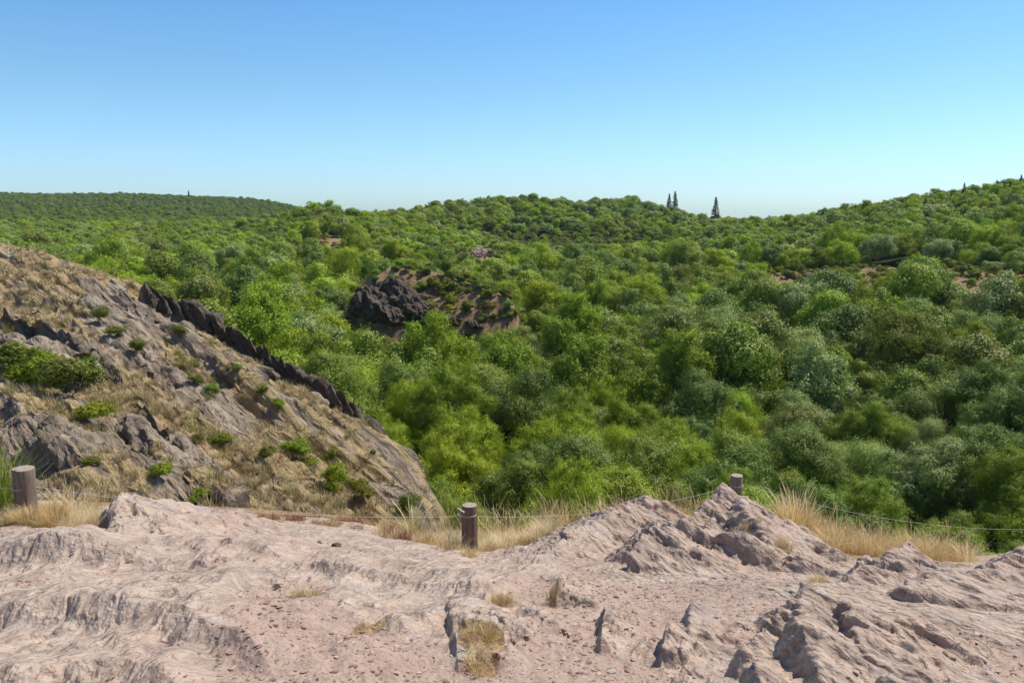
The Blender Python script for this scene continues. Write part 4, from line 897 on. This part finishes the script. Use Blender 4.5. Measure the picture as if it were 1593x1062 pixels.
scatter('gravel', np.stack([sx, sy, gz + sz_ * .1], -1), np.stack([sz_ * 1.3, sz_, sz_], -1), pt, pr.integers(0, 5, n), ST, 'loose pinkish grey stone chips scattered on the trodden dirt', 'gravel')
for j, (px, py, w, lab, col) in enumerate([(524, 862, 15, 'dark reddish loose stone lying on the pale rock left of the middle post', (.10, .06, .055)), (1160, 880, 10, 'small dark stone on the dirt below the pale rock peak', (.16, .12, .115)),
        (490, 853, 8, 'small dark stone wedged behind the dark reddish stone', (.12, .08, .075)), (952, 1030, 14, 'pale flat stone chip near the lower jagged lumps', (.5, .42, .38)), (813, 1035, 9, 'small pale stone in the gravel below the jagged lump', (.46, .38, .34))]):
    p = plat_hit(px, py)[0]; s = w / FPX * p[1]; V, F = stone_mesh('loose_stone', 50 + j, .6, 3)
    V = V * (1 + .08 * fbm(V * 2.5, 3, off=j)[:, None])
    z = float(ground_z(p[0], p[1])); tint = list(col)
    o = link('loose_stone', mesh_np('loose_stone', V * s * .62, F, [mat_plain('stone_%s' % ['umber', 'slate', 'brown', 'pale', 'buff'][j], col, .85)], False), loc=(p[0], p[1], z + s * .12)); tag(o, lab, 'stone', 'loose stones on the rock')

# ------------------------------------------------------------------ posts and cord
def post(px, pbase, Y_, ptop, wpx, mat, matcap, label, split=False, lean=(0, 0)):
    b = at(px, pbase, Y_); t = at(px, ptop, Y_); b[2] = min(b[2], float(ground_z(b[0], b[1]))) - .08; H = t[2] - b[2]; R = wpx / 2 / FPX * Y_
    root = link('wooden_post', None, loc=b); tag(root, label, 'post', 'wooden posts of the rope barrier'); root.rotation_euler = (lean[1], lean[0], 0)
    sides = 40; th = np.arange(sides) / sides * 2 * math.pi; rings = []
    zs = list(np.linspace(0, H * .985, 9)) + [H]
    r = np.random.default_rng(int(px))
    prof = 1 + .03 * np.sin(th * 2 + px) + .02 * r.normal(size=sides)
    if split: g = np.exp(-((th - 4.25 + math.pi) % (2 * math.pi) - math.pi) ** 2 / .012); prof = prof - .42 * g
    for i, z in enumerate(zs):
        k = R * (1.0 if i < 9 else .955) * (1 + .012 * math.sin(z * 9)); rings.append(np.stack([np.cos(th) * prof * k, np.sin(th) * prof * k, np.full(sides, z)], -1))
    V = np.concatenate(rings); j = np.arange(sides); F = np.concatenate([np.stack([i * sides + j, i * sides + (j + 1) % sides, (i + 1) * sides + (j + 1) % sides, (i + 1) * sides + j], -1) for i in range(len(zs) - 1)])
    link('shaft', mesh_np('shaft', V, F, [mat], True), root)
    top_ = rings[-1] + np.array([0, 0, .0]); c = np.array([[0, 0, H + .002]]); Vt = np.concatenate([top_, top_ * np.array([.5, .5, 1]) + [0, 0, .002], c])
    Ft = np.concatenate([np.stack([j, (j + 1) % sides, sides + (j + 1) % sides, sides + j], -1), np.stack([sides + j, sides + (j + 1) % sides, np.full(sides, 2 * sides), np.full(sides, 2 * sides)], -1)])
    me = bpy.data.meshes.new('cut_top'); me.from_pydata([tuple(v) for v in Vt], [], [tuple(f) if len(set(f)) == 4 else tuple(f[:3]) for f in Ft.tolist()]); me.materials.append(matcap)
    link('cut_top', me, root); return b, H, R
W1 = mat_wood('weathered_grey_wood', (.12, .08, .06), (.28, .205, .165)); W2 = mat_wood('red_brown_wood', (.09, .058, .043), (.225, .15, .115)); W3 = mat_wood('grey_brown_wood', (.13, .095, .075), (.28, .21, .17))
WC = mat_wood('cut_wood', (.24, .19, .15), (.42, .35, .29))
p1 = post(41, 806, 5.6, 728, 34, W1, WC, 'grey weathered post with a long split, in dry grass by the rock hump', True, (.03, 0))
p2 = post(730, 861, 6.5, 785, 25, W2, WC, 'reddish brown round post standing alone at the rock edge', False, (.012, 0))
p3 = post(1143, 812, 7.9, 739, 20, W3, WC, 'short grey-brown post half hidden behind the pale rock peak', False, (0, 0))
rope_m = mat_plain('cord', (.56, .52, .45), .8)
def hang(a, b, sag, n=24, seed=0):
    t = np.linspace(0, 1, n)[:, None]; P_ = a * (1 - t) + b * t; P_[:, 2] -= sag * 4 * (t * (1 - t))[:, 0]; return P_
a1 = at(56, 757, 5.6); m1 = at(180, 764, 5.98); a2 = at(717, 803, 6.45); a2b = at(743, 803, 6.45); a3 = at(1134, 757, 7.85); a3b = at(1152, 752, 7.85); a4 = at(1640, 822, 9.0); a0 = at(-60, 752, 5.9); a1b = at(26, 760, 5.6)
parts = [tube(p_, .0016, 6) for p_ in (hang(a0, a1b, .01), hang(a1, a2, .08, 60), hang(a2b, a3, .10, 50), hang(a3b, a4, .16, 40))]
for (b_, H_, R_), z_ in ((p1, a1[2]), (p2, a2[2]), (p3, a3[2])):
    th = np.linspace(0, 4 * math.pi, 40); parts.append(tube(np.stack([b_[0] + (R_ * 1.06) * np.cos(th), b_[1] + (R_ * 1.06) * np.sin(th), np.full(40, z_) + np.linspace(-.008, .008, 40)], -1), .0016, 6))
V, F = join(parts); c = V.mean(0); rope = link('barrier_cord', mesh_np('barrier_cord', V - c, F, [rope_m], True), loc=c); tag(rope, 'thin pale cord strung from post to post along the rock edge', 'cord')
kp = [a2, at(712, 800, 6.42), at(706, 812, 6.4), at(702, 826, 6.4), at(698, 838, 6.4)]
V, F = join([tube(kp, .005, 6), tube([a2, at(722, 796, 6.4), at(712, 790, 6.42), at(716, 806, 6.4)], .005, 6)]); link('loose_end', mesh_np('loose_end', V - c, F, [rope_m], True), rope)
print('done', time.time() - T0)
# ------------------------------------------------------------------ thin summer haze
hz = mesh_np('haze', [(x, y, z) for x in (-1900, 2000) for y in (-60, 1600) for z in (-90, 75)], [(0, 1, 3, 2), (4, 6, 7, 5), (0, 4, 5, 1), (2, 3, 7, 6), (0, 2, 6, 4), (1, 5, 7, 3)])
hm_ = bpy.data.materials.new('haze'); hm_.use_nodes = True; hn_ = hm_.node_tree; hn_.nodes.clear(); ho_ = hn_.nodes.new('ShaderNodeOutputMaterial'); hv_ = hn_.nodes.new('ShaderNodeVolumePrincipled')
hv_.inputs['Color'].default_value = (.75, .88, 1, 1); hv_.inputs['Density'].default_value = .00007; hv_.inputs['Anisotropy'].default_value = .0
hn_.links.new(hv_.outputs[0], ho_.inputs['Volume']); hz.materials.append(hm_)
tag(link('haze', hz), 'thin bluish summer haze over the far hills', 'haze', kind='stuff')
